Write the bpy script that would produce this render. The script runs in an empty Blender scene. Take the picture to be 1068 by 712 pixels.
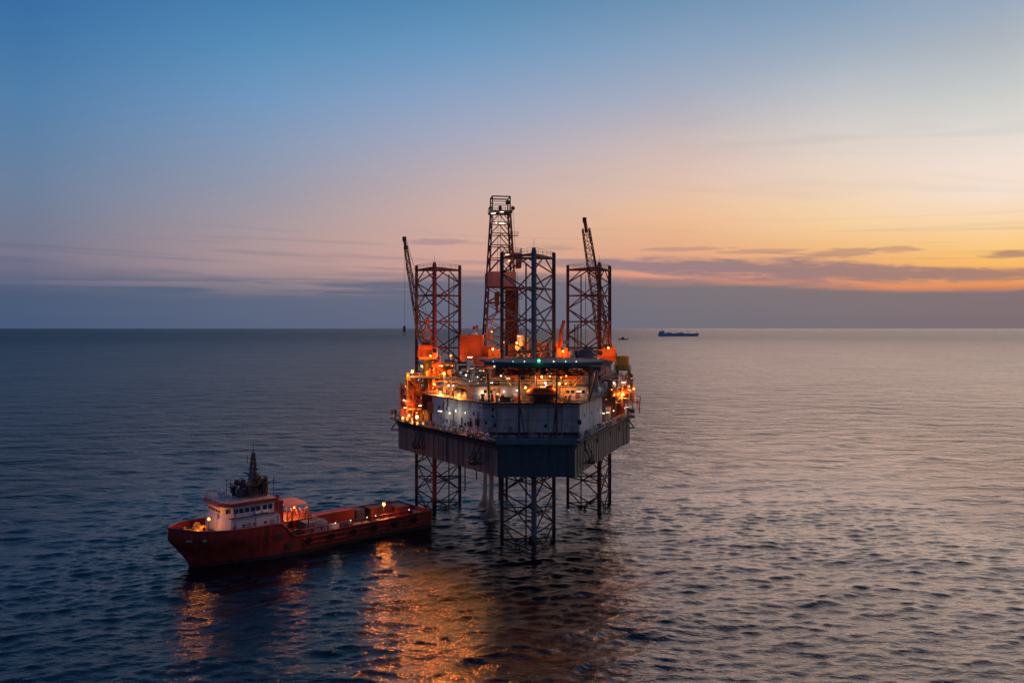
import bpy, math, random
import numpy as np
from mathutils import Vector, Matrix
random.seed(7); rng = np.random.default_rng(5)
S = bpy.context.scene; COL = S.collection
PI = math.pi; R_ = math.radians
FLAT_D = 60000.; CAM_H = 44.6; F = 820.0; CX = 534.0; HY = 342.0        # camera height (m), focal length in photo pixels, horizon row

def at(px, py, Y):
    """where a thing Y metres out stands: x and z in metres"""
    return Vector(((px-CX)*Y/F, Y, CAM_H-(py-HY)*Y/F))

def lin(c):
    f = lambda v: v/12.92 if v <= .04045 else ((v+.055)/1.055)**2.4
    return tuple(f(v/255) for v in c)+(1,)

# ------------------------------------------------------------------ node helpers
class NT:
    def __init__(s, tree): s.t = tree; s.n = tree.nodes; s.l = tree.links
    def new(s, kind, **kw):
        n = s.n.new(kind)
        for k, v in kw.items(): setattr(n, k, v)
        return n
    def put(s, sock, v):
        if hasattr(v, 'is_output'): s.l.new(v, sock)
        elif v is not None: sock.default_value = v
    def m(s, op, a, b=None, c=None, clamp=False):
        n = s.new('ShaderNodeMath', operation=op); n.use_clamp = clamp
        for i, v in enumerate((a, b, c)):
            if v is not None: s.put(n.inputs[i], v)
        return n.outputs[0]
    def mr(s, v, a, b, c=0., d=1., smooth=False):
        n = s.new('ShaderNodeMapRange'); n.clamp = True
        if smooth: n.interpolation_type = 'SMOOTHSTEP'
        for i, q in enumerate((v, a, b, c, d)): s.put(n.inputs[i], q)
        return n.outputs[0]
    def mix(s, f, a, b, blend='MIX'):
        n = s.new('ShaderNodeMix', data_type='RGBA', blend_type=blend)
        s.put(n.inputs[0], f); s.put(n.inputs[6], a); s.put(n.inputs[7], b)
        return n.outputs[2]
    def ramp(s, f, stops, interp='LINEAR'):
        n = s.new('ShaderNodeValToRGB'); cr = n.color_ramp; cr.interpolation = interp
        while len(cr.elements) > 1: cr.elements.remove(cr.elements[0])
        for i, (p, c) in enumerate(stops):
            e = cr.elements[0] if i == 0 else cr.elements.new(p)
            e.position = p; e.color = c
        s.put(n.inputs[0], f); return n.outputs[0]
    def comb(s, x, y, z=0.):
        n = s.new('ShaderNodeCombineXYZ')
        for i, v in enumerate((x, y, z)): s.put(n.inputs[i], v)
        return n.outputs[0]
    def noise(s, vec, scale, detail=4., rough=.55, dist=0.):
        n = s.new('ShaderNodeTexNoise'); s.put(n.inputs['Vector'], vec)
        n.inputs['Scale'].default_value = scale; n.inputs['Detail'].default_value = detail
        n.inputs['Roughness'].default_value = rough; n.inputs['Distortion'].default_value = dist
        return n.outputs[0]
    def mapping(s, vec, scale=(1, 1, 1), rot=(0, 0, 0)):
        n = s.new('ShaderNodeMapping'); s.put(n.inputs[0], vec)
        n.inputs['Scale'].default_value = scale; n.inputs['Rotation'].default_value = rot
        return n.outputs[0]

# ------------------------------------------------------------------ sky
W = bpy.data.worlds.new('World'); S.world = W; W.use_nodes = True
T = NT(W.node_tree); T.n.clear()
dirv = T.new('ShaderNodeTexCoord').outputs['Generated']
sep = T.new('ShaderNodeSeparateXYZ'); T.put(sep.inputs[0], dirv)
AZ = T.m('MULTIPLY', T.m('ARCTAN2', sep.outputs[0], sep.outputs[1]), 180/PI)
EL = T.m('MULTIPLY', T.m('ARCSINE', T.m('MAXIMUM', T.m('MINIMUM', sep.outputs[2], 1.), -1.)), 180/PI)
tt = T.m('SQRT', T.m('MAXIMUM', T.m('DIVIDE', EL, 90.), 0.))
def pxcol(x, rows, top):
    dx = x-CX; out = []
    for y, c in rows: out.append((math.degrees(math.atan((HY-y)/math.hypot(F, dx))), c))
    return math.degrees(math.atan2(dx, F)), out+top
ZEN = [(50, (38, 84, 140)), (90, (28, 62, 110))]
cols = [
 (-180, [(0, (66, 78, 108)), (8, (74, 84, 118)), (20, (62, 82, 122))]+ZEN),
 (-95, [(0, (62, 80, 112)), (8, (72, 98, 136)), (20, (40, 92, 148))]+ZEN),
 pxcol(30, [(342, (112, 108, 134)), (285, (114, 110, 136)), (265, (119, 117, 140)), (230, (112, 122, 147)), (190, (103, 126, 158)), (145, (88, 126, 165)), (100, (73, 124, 170)), (50, (56, 115, 167)), (0, (42, 106, 164))], [(30, (28, 82, 146))]+ZEN),
 pxcol(270, [(342, (168, 143, 146)), (285, (170, 145, 147)), (265, (174, 148, 150)), (240, (168, 151, 157)), (200, (150, 151, 168)), (150, (130, 151, 182)), (100, (105, 148, 190)), (50, (80, 139, 185)), (0, (60, 124, 175))], [(32, (44, 96, 150))]+ZEN),
 pxcol(470, [(342, (212, 152, 140)), (285, (209, 156, 144)), (255, (210, 165, 150)), (220, (204, 170, 161)), (180, (186, 170, 176)), (140, (161, 166, 190)), (100, (136, 160, 194)), (50, (101, 149, 191)), (0, (76, 134, 178))], [(32, (52, 104, 156))]+ZEN),
 pxcol(710, [(342, (222, 135, 108)), (295, (228, 142, 114)), (270, (228, 160, 124)), (250, (232, 174, 130)), (225, (236, 186, 145)), (200, (229, 191, 166)), (150, (206, 186, 182)), (100, (167, 173, 191)), (50, (136, 161, 190)), (0, (108, 145, 180))], [(32, (66, 112, 158))]+ZEN),
 pxcol(880, [(342, (222, 128, 85)), (298, (226, 138, 94)), (275, (238, 168, 105)), (255, (243, 188, 122)), (235, (246, 205, 151)), (200, (241, 211, 181)), (170, (231, 211, 196)), (130, (211, 205, 201)), (90, (186, 191, 198)), (50, (156, 173, 191)), (0, (126, 155, 186))], [(34, (104, 138, 174))]+ZEN),
 pxcol(1040, [(342, (222, 125, 70)), (298, (228, 138, 76)), (282, (246, 172, 82)), (265, (251, 193, 100)), (240, (250, 208, 150)), (200, (246, 223, 206)), (170, (241, 223, 211)), (130, (221, 216, 209)), (90, (197, 201, 201)), (40, (172, 180, 190)), (0, (150, 168, 190))], [(30, (140, 162, 188)), (42, (112, 142, 176))]+ZEN),
 (48, [(0, (235, 140, 70)), (3.5, (252, 178, 84)), (7, (254, 214, 150)), (11, (250, 228, 205)), (17, (208, 208, 208)), (26, (178, 188, 200)), (40, (128, 152, 182))]+ZEN),
 (75, [(0, (205, 135, 100)), (4, (225, 165, 120)), (9, (215, 185, 165)), (18, (190, 190, 198)), (34, (120, 146, 178))]+ZEN),
 (120, [(0, (110, 98, 112)), (8, (125, 115, 130)), (20, (84, 104, 140))]+ZEN),
 (180, [(0, (66, 78, 108)), (8, (74, 84, 118)), (20, (62, 82, 122))]+ZEN)]
sky = None; prev = None
for az, rows in cols:
    rp = T.ramp(tt, [(math.sqrt(max(e, 0)/90), lin(c)) for e, c in sorted(rows, key=lambda r: r[0])])
    sky = rp if sky is None else T.mix(T.mr(AZ, prev, az, smooth=False), sky, rp)
    prev = az
# cloud bank along the horizon and the long clouds above it
sv = T.comb(T.m('MULTIPLY', AZ, .05), T.m('MULTIPLY', EL, .8), 0.)
n1 = T.noise(sv, 1.6, 5, .55); n2 = T.noise(T.comb(T.m('MULTIPLY', AZ, .17), T.m('ADD', T.m('MULTIPLY', EL, 1.25), T.m('MULTIPLY', AZ, .05)), 3.), 1.7, 8, .62, .8)
n3 = T.noise(T.comb(T.m('MULTIPLY', AZ, .028), T.m('ADD', T.m('MULTIPLY', EL, 1.1), T.m('MULTIPLY', AZ, .03)), 7.), 2.2, 4, .5, .3)
bankc = T.ramp(T.mr(AZ, -60., 60.), [((a+60)/120, lin(c)) for a, c in
   [(-50, (66, 84, 114)), (-32, (74, 92, 122)), (-18, (94, 104, 128)), (-4.5, (106, 108, 128)), (12, (124, 116, 123)), (23, (131, 117, 119)), (32, (134, 114, 116)), (55, (130, 108, 112))]])
lowc = T.mix(T.mr(EL, .2, 2.6), T.mix(1., bankc, (.86, .92, 1., 1), 'MULTIPLY'), bankc)
edge = T.m('ADD', T.mr(AZ, -32., 0., 3.2, 3.9), T.m('SUBTRACT', T.mr(AZ, 2., 26., 3.9, 2.55), 3.9))
soft = T.mr(AZ, -30., 14., 1.25, .38)
edn = T.m('ADD', edge, T.m('MULTIPLY', T.m('SUBTRACT', n1, .5), T.mr(AZ, -30., 14., 2.8, 1.2)))
bank = T.mr(EL, T.m('ADD', edn, soft), T.m('SUBTRACT', edn, soft), smooth=True)
# thin streaks over the left half
stk = T.m('MULTIPLY', T.mr(n3, .52, .7, smooth=True), T.m('MULTIPLY', T.mr(EL, 2.6, 3.8), T.mr(EL, 8., 4.6)))
sky = T.mix(T.m('MULTIPLY', stk, .3), sky, bankc)
# faint high streaks at the right
n6 = T.noise(T.comb(T.m('MULTIPLY', AZ, .03), T.m('ADD', T.m('MULTIPLY', EL, .32), T.m('MULTIPLY', AZ, .025)), 5.), 2.4, 2.5, .5, .7)
hs = T.m('MULTIPLY', T.mr(n6, .5, .75, smooth=True), T.m('MULTIPLY', T.mr(EL, 5., 9.), T.mr(EL, 19., 12.)))
sky = T.mix(T.m('MULTIPLY', hs, T.mr(AZ, -10., 22., 0., .14)), sky, lin((150, 150, 165)))
# long mauve cloud above the orange gap
ec = T.mr(AZ, 4., 32., 4.75, 3.25)
half = T.m('ADD', T.mr(AZ, 0., 20., .2, 1.0), T.mr(AZ, 21., 31., 0., -.6))
dd = T.m('ADD', T.m('DIVIDE', T.m('ABSOLUTE', T.m('SUBTRACT', EL, ec)), half), T.m('MULTIPLY', T.m('SUBTRACT', n2, .5), 2.4))
cl = T.m('MULTIPLY', T.mr(dd, 1.25, .35, smooth=True), T.mr(AZ, -9., 6.))
cloudc = T.ramp(T.mr(AZ, -10., 40.), [(0., lin((150, 130, 142))), (.45, lin((146, 122, 130))), (.8, lin((158, 122, 116))), (1., lin((170, 125, 105)))])
sky = T.mix(T.m('MULTIPLY', cl, .9), sky, cloudc)
def puff(az, el, ra, re, k):
    q = T.m('ADD', T.m('POWER', T.m('DIVIDE', T.m('SUBTRACT', AZ, az), ra), 2.), T.m('POWER', T.m('DIVIDE', T.m('SUBTRACT', EL, el), re), 2.))
    q = T.m('ADD', q, T.m('MULTIPLY', T.m('SUBTRACT', n2, .5), 3.2))
    return T.m('MULTIPLY', T.mr(q, 1.1, .25, smooth=True), k)
for az, el, ra, re, k in [(32.5, 4.55, 1.9, .28, .75), (26., 5.1, 1.7, .33, .5), (-5.5, 6.2, 3.2, .28, .45), (3.5, 5.8, 2., .2, .3), (12.5, 5.6, 4., .17, .4), (17.5, 5.3, 3.5, .2, .4), (23., 5.0, 2.6, .4, .55)]:
    sky = T.mix(puff(az, el, ra, re, k), sky, cloudc)
n5 = T.noise(T.comb(T.m('MULTIPLY', AZ, .05), T.m('MULTIPLY', EL, 1.5), 11.), 1.3, 5, .6, .6)
lowc = T.mix(T.m('MULTIPLY', T.mr(n5, .3, .7), .12), lowc, T.mix(1., lowc, (.62, .66, .74, 1), 'MULTIPLY'))
gap = T.m('MULTIPLY', T.mr(n5, .5, .62, smooth=True), T.m('MULTIPLY', T.mr(EL, 1.9, 3.), T.mr(AZ, 6., -10., 0., .5)))
sky = T.mix(T.m('MULTIPLY', bank, T.m('SUBTRACT', 1., gap)), sky, lowc)
nish = T.new('ShaderNodeTexSky', sky_type='NISHITA'); nish.sun_disc = False
nish.sun_elevation = R_(1); nish.sun_rotation = R_(50); nish.air_density = 1.5
hsv = T.new('ShaderNodeHueSaturation'); hsv.inputs['Saturation'].default_value = .95; T.put(hsv.inputs['Color'], sky); sky = hsv.outputs[0]
bg = T.new('ShaderNodeBackground'); T.put(bg.inputs[0], sky); bg.inputs[1].default_value = 1.0
bg2 = T.new('ShaderNodeBackground'); T.put(bg2.inputs[0], nish.outputs[0]); bg2.inputs[1].default_value = .0015
ad = T.new('ShaderNodeAddShader'); T.l.new(bg.outputs[0], ad.inputs[0]); T.l.new(bg2.outputs[0], ad.inputs[1])
T.l.new(ad.outputs[0], T.new('ShaderNodeOutputWorld').inputs[0])

# ------------------------------------------------------------------ materials
MATS = {}
def mat(name, col, rough=.6, metal=0., dirt=(.06, .045, .035), amount=.35, scale=.5, streak=True, bump=.0, spec=.4):
    if name in MATS: return MATS[name]
    m = bpy.data.materials.new(name); m.use_nodes = True; t = NT(m.node_tree)
    b = t.n['Principled BSDF']; oc = t.new('ShaderNodeTexCoord').outputs['Object']
    v = t.mapping(oc, (1, 1, .16 if streak else 1))
    nz = t.noise(v, scale, 6, .65, .5); nf = t.noise(oc, scale*6, 4, .6)
    f = t.m('MULTIPLY', t.mr(t.m('ADD', t.m('MULTIPLY', nz, .75), t.m('MULTIPLY', nf, .25)), .42, .68, smooth=True), amount)
    c = t.mix(f, tuple(col)+(1,), tuple(dirt)+(1,))
    t.put(b.inputs['Base Color'], c)
    t.put(b.inputs['Roughness'], t.mr(nf, .3, .7, max(rough-.12, .05), min(rough+.12, 1)))
    b.inputs['Metallic'].default_value = metal; b.inputs['Specular IOR Level'].default_value = spec
    if bump:
        bn = t.new('ShaderNodeBump'); bn.inputs['Strength'].default_value = bump; bn.inputs['Distance'].default_value = .05
        t.put(bn.inputs['Height'], nf); t.l.new(bn.outputs[0], b.inputs['Normal'])
    MATS[name] = m; return m
def emit(name, col, k):
    if name in MATS: return MATS[name]
    m = bpy.data.materials.new(name); m.use_nodes = True; t = NT(m.node_tree)
    b = t.n['Principled BSDF']; b.inputs['Base Color'].default_value = (.8, .8, .8, 1)
    b.inputs['Emission Color'].default_value = tuple(col)+(1,); b.inputs['Emission Strength'].default_value = k
    MATS[name] = m; return m
hull_grey = mat('hull_grey', (.17, .15, .145), .55, dirt=(.05, .03, .025), amount=.9, scale=.55)
bow_navy = mat('bow_navy', (.06, .085, .10), .55, dirt=(.025, .024, .024), amount=.85, scale=.7)
teal = mat('teal_paint', (.075, .17, .21), .5, amount=.4)
white = mat('white_paint', (.60, .61, .65), .5, dirt=(.14, .10, .08), amount=.7, scale=.4)
cream = mat('cream_paint', (.40, .33, .28), .55, dirt=(.12, .07, .05), amount=.6, scale=.5)
grey = mat('grey_paint', (.28, .29, .30), .55, amount=.4)
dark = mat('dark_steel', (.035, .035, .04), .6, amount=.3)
deck_m = mat('deck_plate', (.07, .075, .07), .75, amount=.5, streak=False, scale=.8)
oxide = mat('red_oxide', (.17, .045, .04), .6, amount=.35, scale=.6)
slate = mat('slate_steel', (.075, .085, .11), .55, dirt=(.10, .04, .03), amount=.4, scale=.4)
slate_l = mat('pale_slate_steel', (.12, .17, .23), .5, dirt=(.10, .05, .04), amount=.35, scale=.4)
orange = mat('orange_paint', (.50, .11, .025), .5, dirt=(.12, .04, .02), amount=.4)
lb_orange = mat('lifeboat_orange', (.62, .14, .02), .4, dirt=(.2, .06, .02), amount=.25)
yellow = mat('yellow_paint', (.55, .36, .04), .5, amount=.35)
maroon = mat('maroon_steel', (.12, .03, .03), .6, amount=.35)
pinkwall = mat('faded_red_cladding', (.27, .17, .19), .6, amount=.3)
heli_m = mat('helideck_green', (.045, .105, .095), .7, amount=.3, streak=False)
navy = mat('navy_tank', (.03, .05, .10), .45, amount=.25)
glass = mat('dark_glass', (.01, .013, .018), .12, amount=.1, spec=.8)
ship_red = mat('ship_red', (.30, .035, .03), .5, dirt=(.05, .02, .018), amount=.9, scale=.8)
boot = mat('boot_black', (.02, .02, .022), .6, amount=.3)
ship_white = mat('ship_white', (.58, .62, .68), .45, dirt=(.2, .14, .1), amount=.3, scale=.4)
cont_red = mat('container_red', (.28, .045, .035), .5, amount=.4)
cont_blue = mat('container_blue', (.04, .07, .13), .5, amount=.4)
rubber = mat('rubber', (.012, .012, .012), .8, amount=.2)
far_haze_blue = mat('far_hull_haze', (.30, .42, .58), .6, amount=.15, scale=.02)  # lightened blue: distance haze put into the hull colour
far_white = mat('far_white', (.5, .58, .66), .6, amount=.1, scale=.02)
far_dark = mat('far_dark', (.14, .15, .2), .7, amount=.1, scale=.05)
L_OR = emit('sodium_lens', (1., .30, .03), 2.8); L_WH = emit('white_lens', (1., .86, .66), 1.5)
L_GR = emit('green_lens', (.08, 1., .35), 3.); L_TL = emit('teal_lens', (.3, .9, .8), 1.2)

# ------------------------------------------------------------------ mesh builder
class MB:
    def __init__(s): s.v = []; s.f = []
    def add(s, vs, fs):
        o = len(s.v); s.v += [tuple(p) for p in vs]; s.f += [tuple(i+o for i in f) for f in fs]; return s
    def box(s, c, size, rz=0., mt=None):
        hx, hy, hz = (q/2 for q in size); c = Vector(c)
        M = mt or Matrix.Rotation(rz, 3, 'Z')
        ps = [c+M@Vector((x*hx, y*hy, z*hz)) for x, y, z in ((-1,-1,-1),(1,-1,-1),(1,1,-1),(-1,1,-1),(-1,-1,1),(1,-1,1),(1,1,1),(-1,1,1))]
        return s.add(ps, [(0,3,2,1),(4,5,6,7),(0,1,5,4),(1,2,6,5),(2,3,7,6),(3,0,4,7)])
    def cyl(s, a, b, r, r2=None, n=8, cap=True):
        a, b = Vector(a), Vector(b); d = b-a
        if d.length < 1e-6: return s
        d.normalize(); u = d.orthogonal().normalized(); w = d.cross(u); r2 = r if r2 is None else r2
        ps = [a+(u*math.cos(2*PI*i/n)+w*math.sin(2*PI*i/n))*r for i in range(n)]+[b+(u*math.cos(2*PI*i/n)+w*math.sin(2*PI*i/n))*r2 for i in range(n)]
        fs = [(i, (i+1) % n, n+(i+1) % n, n+i) for i in range(n)]
        if cap: fs += [tuple(range(n-1, -1, -1)), tuple(range(n, 2*n))]
        return s.add(ps, fs)
    def bar(s, a, b, w): return s.cyl(a, b, w/2, n=5)
    def tube(s, pts, r, n=6):
        for a, b in zip(pts, pts[1:]): s.cyl(a, b, r, n=n)
        return s
    def prism(s, poly, z0, z1, top=True):
        n = len(poly); ps = [(x, y, z0) for x, y in poly]+[(x, y, z1) for x, y in poly]
        fs = [(i, (i+1) % n, n+(i+1) % n, n+i) for i in range(n)]+[tuple(range(n-1, -1, -1)), tuple(range(n, 2*n))]
        return s.add(ps, fs)
    def lathe(s, c, prof, n=16, axis='Z', a0=0., sweep=2*PI):
        c = Vector(c); full = abs(sweep-2*PI) < 1e-5; m = n if full else n+1; ps = []
        for r, h in prof:
            for i in range(m):
                t = a0+sweep*i/n; p = (r*math.cos(t), r*math.sin(t), h)
                if axis == 'X': p = (h, p[0], p[1])
                if axis == 'Y': p = (p[0], h, p[1])
                ps.append(c+Vector(p))
        fs = []
        for j in range(len(prof)-1):
            for i in range(n):
                k = (i+1) % m
                fs.append((j*m+i, j*m+k, (j+1)*m+k, (j+1)*m+i))
        return s.add(ps, fs)
    def sphere(s, c, r, n=8, sq=(1, 1, 1)):
        c = Vector(c); ps = [c+Vector((0, 0, -r*sq[2]))]; k = n//2
        for j in range(1, k):
            p = -PI/2+PI*j/k
            for i in range(n):
                t = 2*PI*i/n; ps.append(c+Vector((r*sq[0]*math.cos(p)*math.cos(t), r*sq[1]*math.cos(p)*math.sin(t), r*sq[2]*math.sin(p))))
        ps.append(c+Vector((0, 0, r*sq[2]))); L = len(ps)-1; fs = []
        for i in range(n): fs.append((0, 1+(i+1) % n, 1+i)); fs.append((L, 1+(k-2)*n+i, 1+(k-2)*n+(i+1) % n))
        for j in range(k-2):
            for i in range(n):
                a = 1+j*n+i; b = 1+j*n+(i+1) % n; fs.append((a, b, b+n, a+n))
        return s.add(ps, fs)
    def rail(s, pts, h=1.1, sp=1.6, r=.045, closed=False):
        P = [Vector(p) for p in pts]
        if closed: P.append(P[0])
        for a, b in zip(P, P[1:]):
            k = max(1, int((b-a).length/sp))
            for i in range(k+1):
                q = a.lerp(b, i/k); s.cyl(q, q+Vector((0, 0, h)), r, n=4, cap=False)
            for hh in (h, h*.55): s.cyl(a+Vector((0, 0, hh)), b+Vector((0, 0, hh)), r, n=4, cap=False)
        return s
    def truss(s, a, b, w, h, n, r, up=Vector((0, 0, 1)), taper=1.):
        """four-chord lattice girder from a to b"""
        a, b = Vector(a), Vector(b); d = (b-a).normalized(); side = d.cross(up)
        side = side.normalized() if side.length > 1e-4 else Vector((1, 0, 0)); u = side.cross(d)
        def c(t, i):
            k = 1+(taper-1)*t; sx, sy = ((-1, -1), (1, -1), (1, 1), (-1, 1))[i]
            return a.lerp(b, t)+side*(sx*w/2*k)+u*(sy*h/2*k)
        for i in range(4): s.cyl(c(0, i), c(1, i), r, n=5)
        for j in range(n):
            for i in range(4):
                k = (i+1) % 4; q0, q1 = (i, k) if j % 2 else (k, i)
                s.cyl(c(j/n, q0), c((j+1)/n, q1), r*.6, n=4, cap=False); s.cyl(c(j/n, i), c(j/n, k), r*.6, n=4, cap=False)
        return s
    def build(s, name, m, parent=None, loc=None, smooth=False):
        me = bpy.data.meshes.new(name); me.from_pydata(s.v, [], s.f); me.materials.append(m)
        if smooth: me.polygons.foreach_set('use_smooth', [True]*len(me.polygons))
        me.update(); o = bpy.data.objects.new(name, me); COL.objects.link(o)
        if parent is not None:
            o.parent = parent
            if loc is None:
                p = parent; off = Vector((0, 0, 0))
                if parent.get('frame') == 'world': off = -Vector(parent['origin'])
                o.location = off; o['frame'] = 'local'
        if loc is not None: o.location = loc
        return o
def tag(o, label=None, cat=None, group=None, kind=None):
    for k, v in (('label', label), ('category', cat), ('group', group), ('kind', kind)):
        if v: o[k] = v
    return o
def thing(name, label, cat, loc, rz=0., group=None):
    o = bpy.data.objects.new(name, None); COL.objects.link(o); o.location = loc; o.rotation_euler = (0, 0, rz); o.empty_display_size = .5
    return tag(o, label, cat, group)
def frame_world(o):
    o['frame'] = 'world'; o['origin'] = tuple(o.location); return o
def V(*a): return Vector(a)
def clean_frames():
    for o in COL.objects:
        for k in ('frame', 'origin'):
            if k in o: del o[k]
def point(loc, col, power, parent, r=.25):
    l = bpy.data.lights.new('lamp_light', 'POINT'); l.color = col; l.energy = power; l.shadow_soft_size = r
    o = bpy.data.objects.new('lamp_light', l); COL.objects.link(o); o.parent = parent; o.location = loc; return o

# ------------------------------------------------------------------ sea
def axis(lo, hi, step, far_lo, far_hi, g_lo, g_hi):
    a = list(np.arange(lo, hi, step)); s = step
    while a[-1] < far_hi: s *= g_hi; a.append(a[-1]+s)
    s = step; b = [a[0]]
    while b[-1] > far_lo: s *= g_lo; b.append(b[-1]-s)
    return np.array(b[:0:-1]+a)
xs = axis(-84, 92, .34, -70000, 70000, 1.028, 1.028); ys = axis(88, 190, .34, -70000, 70000, 1.11, 1.0125)
sx = np.gradient(xs); sy = np.gradient(ys)
X, Y = np.meshgrid(xs, ys); SP = np.maximum(*np.meshgrid(sx, sy))
Z = np.zeros_like(X); DX = np.zeros_like(X); DY = np.zeros_like(X); keep = np.zeros_like(X); NW = 110
lam = np.exp(rng.uniform(math.log(1.0), math.log(10.), NW)); lam = np.sort(np.concatenate([lam, np.exp(rng.uniform(math.log(9.), math.log(42.), 30))]))
for L in lam:
    th = -PI/2+.22+rng.normal(0, .5); k = 2*PI/L
    slope = (.031 if L < 3.4 else .0125) if L < 10 else .0105; amp = slope/k*1.4142
    w = np.clip((L/SP-2.6)/2.5, 0, 1); ph = rng.uniform(0, 2*PI)
    grp = .65+.5*np.sin(X*rng.uniform(-.02, .02)+Y*rng.uniform(-.02, .02)+rng.uniform(0, 6))
    a = k*(X*math.cos(th)+Y*math.sin(th))+ph
    Z += amp*w*grp*np.cos(a); DX -= .8*amp*w*grp*math.cos(th)*np.sin(a); DY -= .8*amp*w*grp*math.sin(th)*np.sin(a)
    keep += w/len(lam)
ny, nx = X.shape
co = np.stack([X+DX, Y+DY, Z], -1).reshape(-1, 3).astype(np.float32)
idx = np.arange(nx*ny).reshape(ny, nx)
fc = np.stack([idx[:-1, :-1], idx[:-1, 1:], idx[1:, 1:], idx[1:, :-1]], -1).reshape(-1, 4).astype(np.int32)
me = bpy.data.meshes.new('water'); me.vertices.add(len(co)); me.vertices.foreach_set('co', co.ravel())
me.loops.add(fc.size); me.loops.foreach_set('vertex_index', fc.ravel())
me.polygons.add(len(fc)); me.polygons.foreach_set('loop_start', np.arange(0, fc.size, 4, dtype=np.int32))
me.polygons.foreach_set('loop_total', np.full(len(fc), 4, np.int32)); me.polygons.foreach_set('use_smooth', np.ones(len(fc), bool))
at_ = me.attributes.new('open_sea', 'FLOAT', 'POINT'); at_.data.foreach_set('value', (1-keep).ravel().astype(np.float32))
me.update(calc_edges=True); me.validate()
m = bpy.data.materials.new('sea_water'); m.use_nodes = True; t = NT(m.node_tree); b = t.n['Principled BSDF']
b.inputs['Base Color'].default_value = (.0008, .004, .010, 1); b.inputs['Roughness'].default_value = .07; b.inputs['IOR'].default_value = 1.45
oc = t.new('ShaderNodeTexCoord').outputs['Object']; far = t.new('ShaderNodeAttribute', attribute_name='open_sea').outputs['Fac']; far = t.mr(far, .28, .85)
w1 = t.noise(t.mapping(oc, (.55, 1.25, 1), (0, 0, .2)), .9, 3, .6, .4)
w2 = t.noise(t.mapping(oc, (.5, 1.2, 1), (0, 0, -.25)), .4, 5, .6, .3)
w3 = t.noise(t.mapping(oc, (.6, 1.1, 1), (0, 0, .15)), .012, 3, .5, .2)
w4 = t.noise(t.mapping(oc, (.55, 1.15, 1), (0, 0, .1)), .085, 4, .6, .4); w5 = t.noise(t.mapping(oc, (.6, 1.3, 1), (0, 0, -.1)), 2.6, 3, .6, .3)
dl = t.new('ShaderNodeVectorMath', operation='LENGTH'); t.put(dl.inputs[0], oc)
flat = t.m('DIVIDE', 1., t.m('ADD', 1., t.m('POWER', t.m('DIVIDE', dl.outputs['Value'], FLAT_D), 1.6)))
h = t.m('ADD', t.m('MULTIPLY', t.m('ADD', t.m('MULTIPLY', w1, .2), t.m('MULTIPLY', w5, .07)), flat), t.m('MULTIPLY', t.m('ADD', t.m('MULTIPLY', w2, 1.2), t.m('MULTIPLY', w4, 7.)), t.m('MULTIPLY', far, flat)))
bp = t.new('ShaderNodeBump'); bp.inputs['Strength'].default_value = 1.; bp.inputs['Distance'].default_value = 1.; t.put(bp.inputs['Height'], h)
t.l.new(bp.outputs[0], b.inputs['Normal'])
t.put(b.inputs['Roughness'], t.m('ADD', t.mr(w3, .3, .7, .06, .10), t.m('ADD', t.m('MULTIPLY', far, .21), t.mr(dl.outputs['Value'], 600., 3500., 0., .13))))
me.materials.append(m)
sea = bpy.data.objects.new('water', me); COL.objects.link(sea); sea['kind'] = 'structure'

# ------------------------------------------------------------------ the jack-up rig
RIG = frame_world(thing('jack_up_rig', 'three legged jack-up drilling rig lit by orange lamps, standing in the sea', 'oil rig', (2, 180, 0)))
ZB, ZD = 16.2, 22.9
bowL, bowR, sideR, backR, sternR, sternL, backL, sideL = (-2.7, 150), (11.9, 150), (25.9, 188), (29.2, 195), (27, 208), (-25, 208), (-28, 195), (-26.8, 186)
HP = [bowL, bowR, sideR, backR, sternR, sternL, backL, sideL]
h_ = MB().prism(HP, ZB, ZD)
def edge_ribs(mb, a, b, z0, z1, sp, d=.1, w=.16, rnd=0):
    a, b = Vector(a), Vector(b); n = int((b-a).length/sp); e = (b-a).normalized(); nrm = V(e.y, -e.x); rz = math.atan2(e.y, e.x)
    for i in range(1, n):
        q = a.lerp(b, i/n)+nrm*(d/2-.01); mb.box((q.x, q.y, (z0+z1)/2), (w, d, z1-z0-.3), rz)
for a, b in ((sideL, bowL), (bowR, sideR), (sideR, backR), (backL, sideL)): edge_ribs(h_, a, b, ZB, ZD, 2.1)
hull = h_.build('hull', hull_grey, RIG)
bw = MB().box((4.6, 149.93, (ZB+ZD)/2-.4), (14.75, .24, ZD-ZB-.85)); edge_ribs(bw, (-2.7, 149.81), (11.9, 149.81), ZB, ZD-1, 1.5, .08, .12)
for z_ in (18.1, 20.): bw.box((4.6, 149.79, z_), (14.7, .05, .08))
bw.build('bow_plate', bow_navy, RIG)
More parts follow.
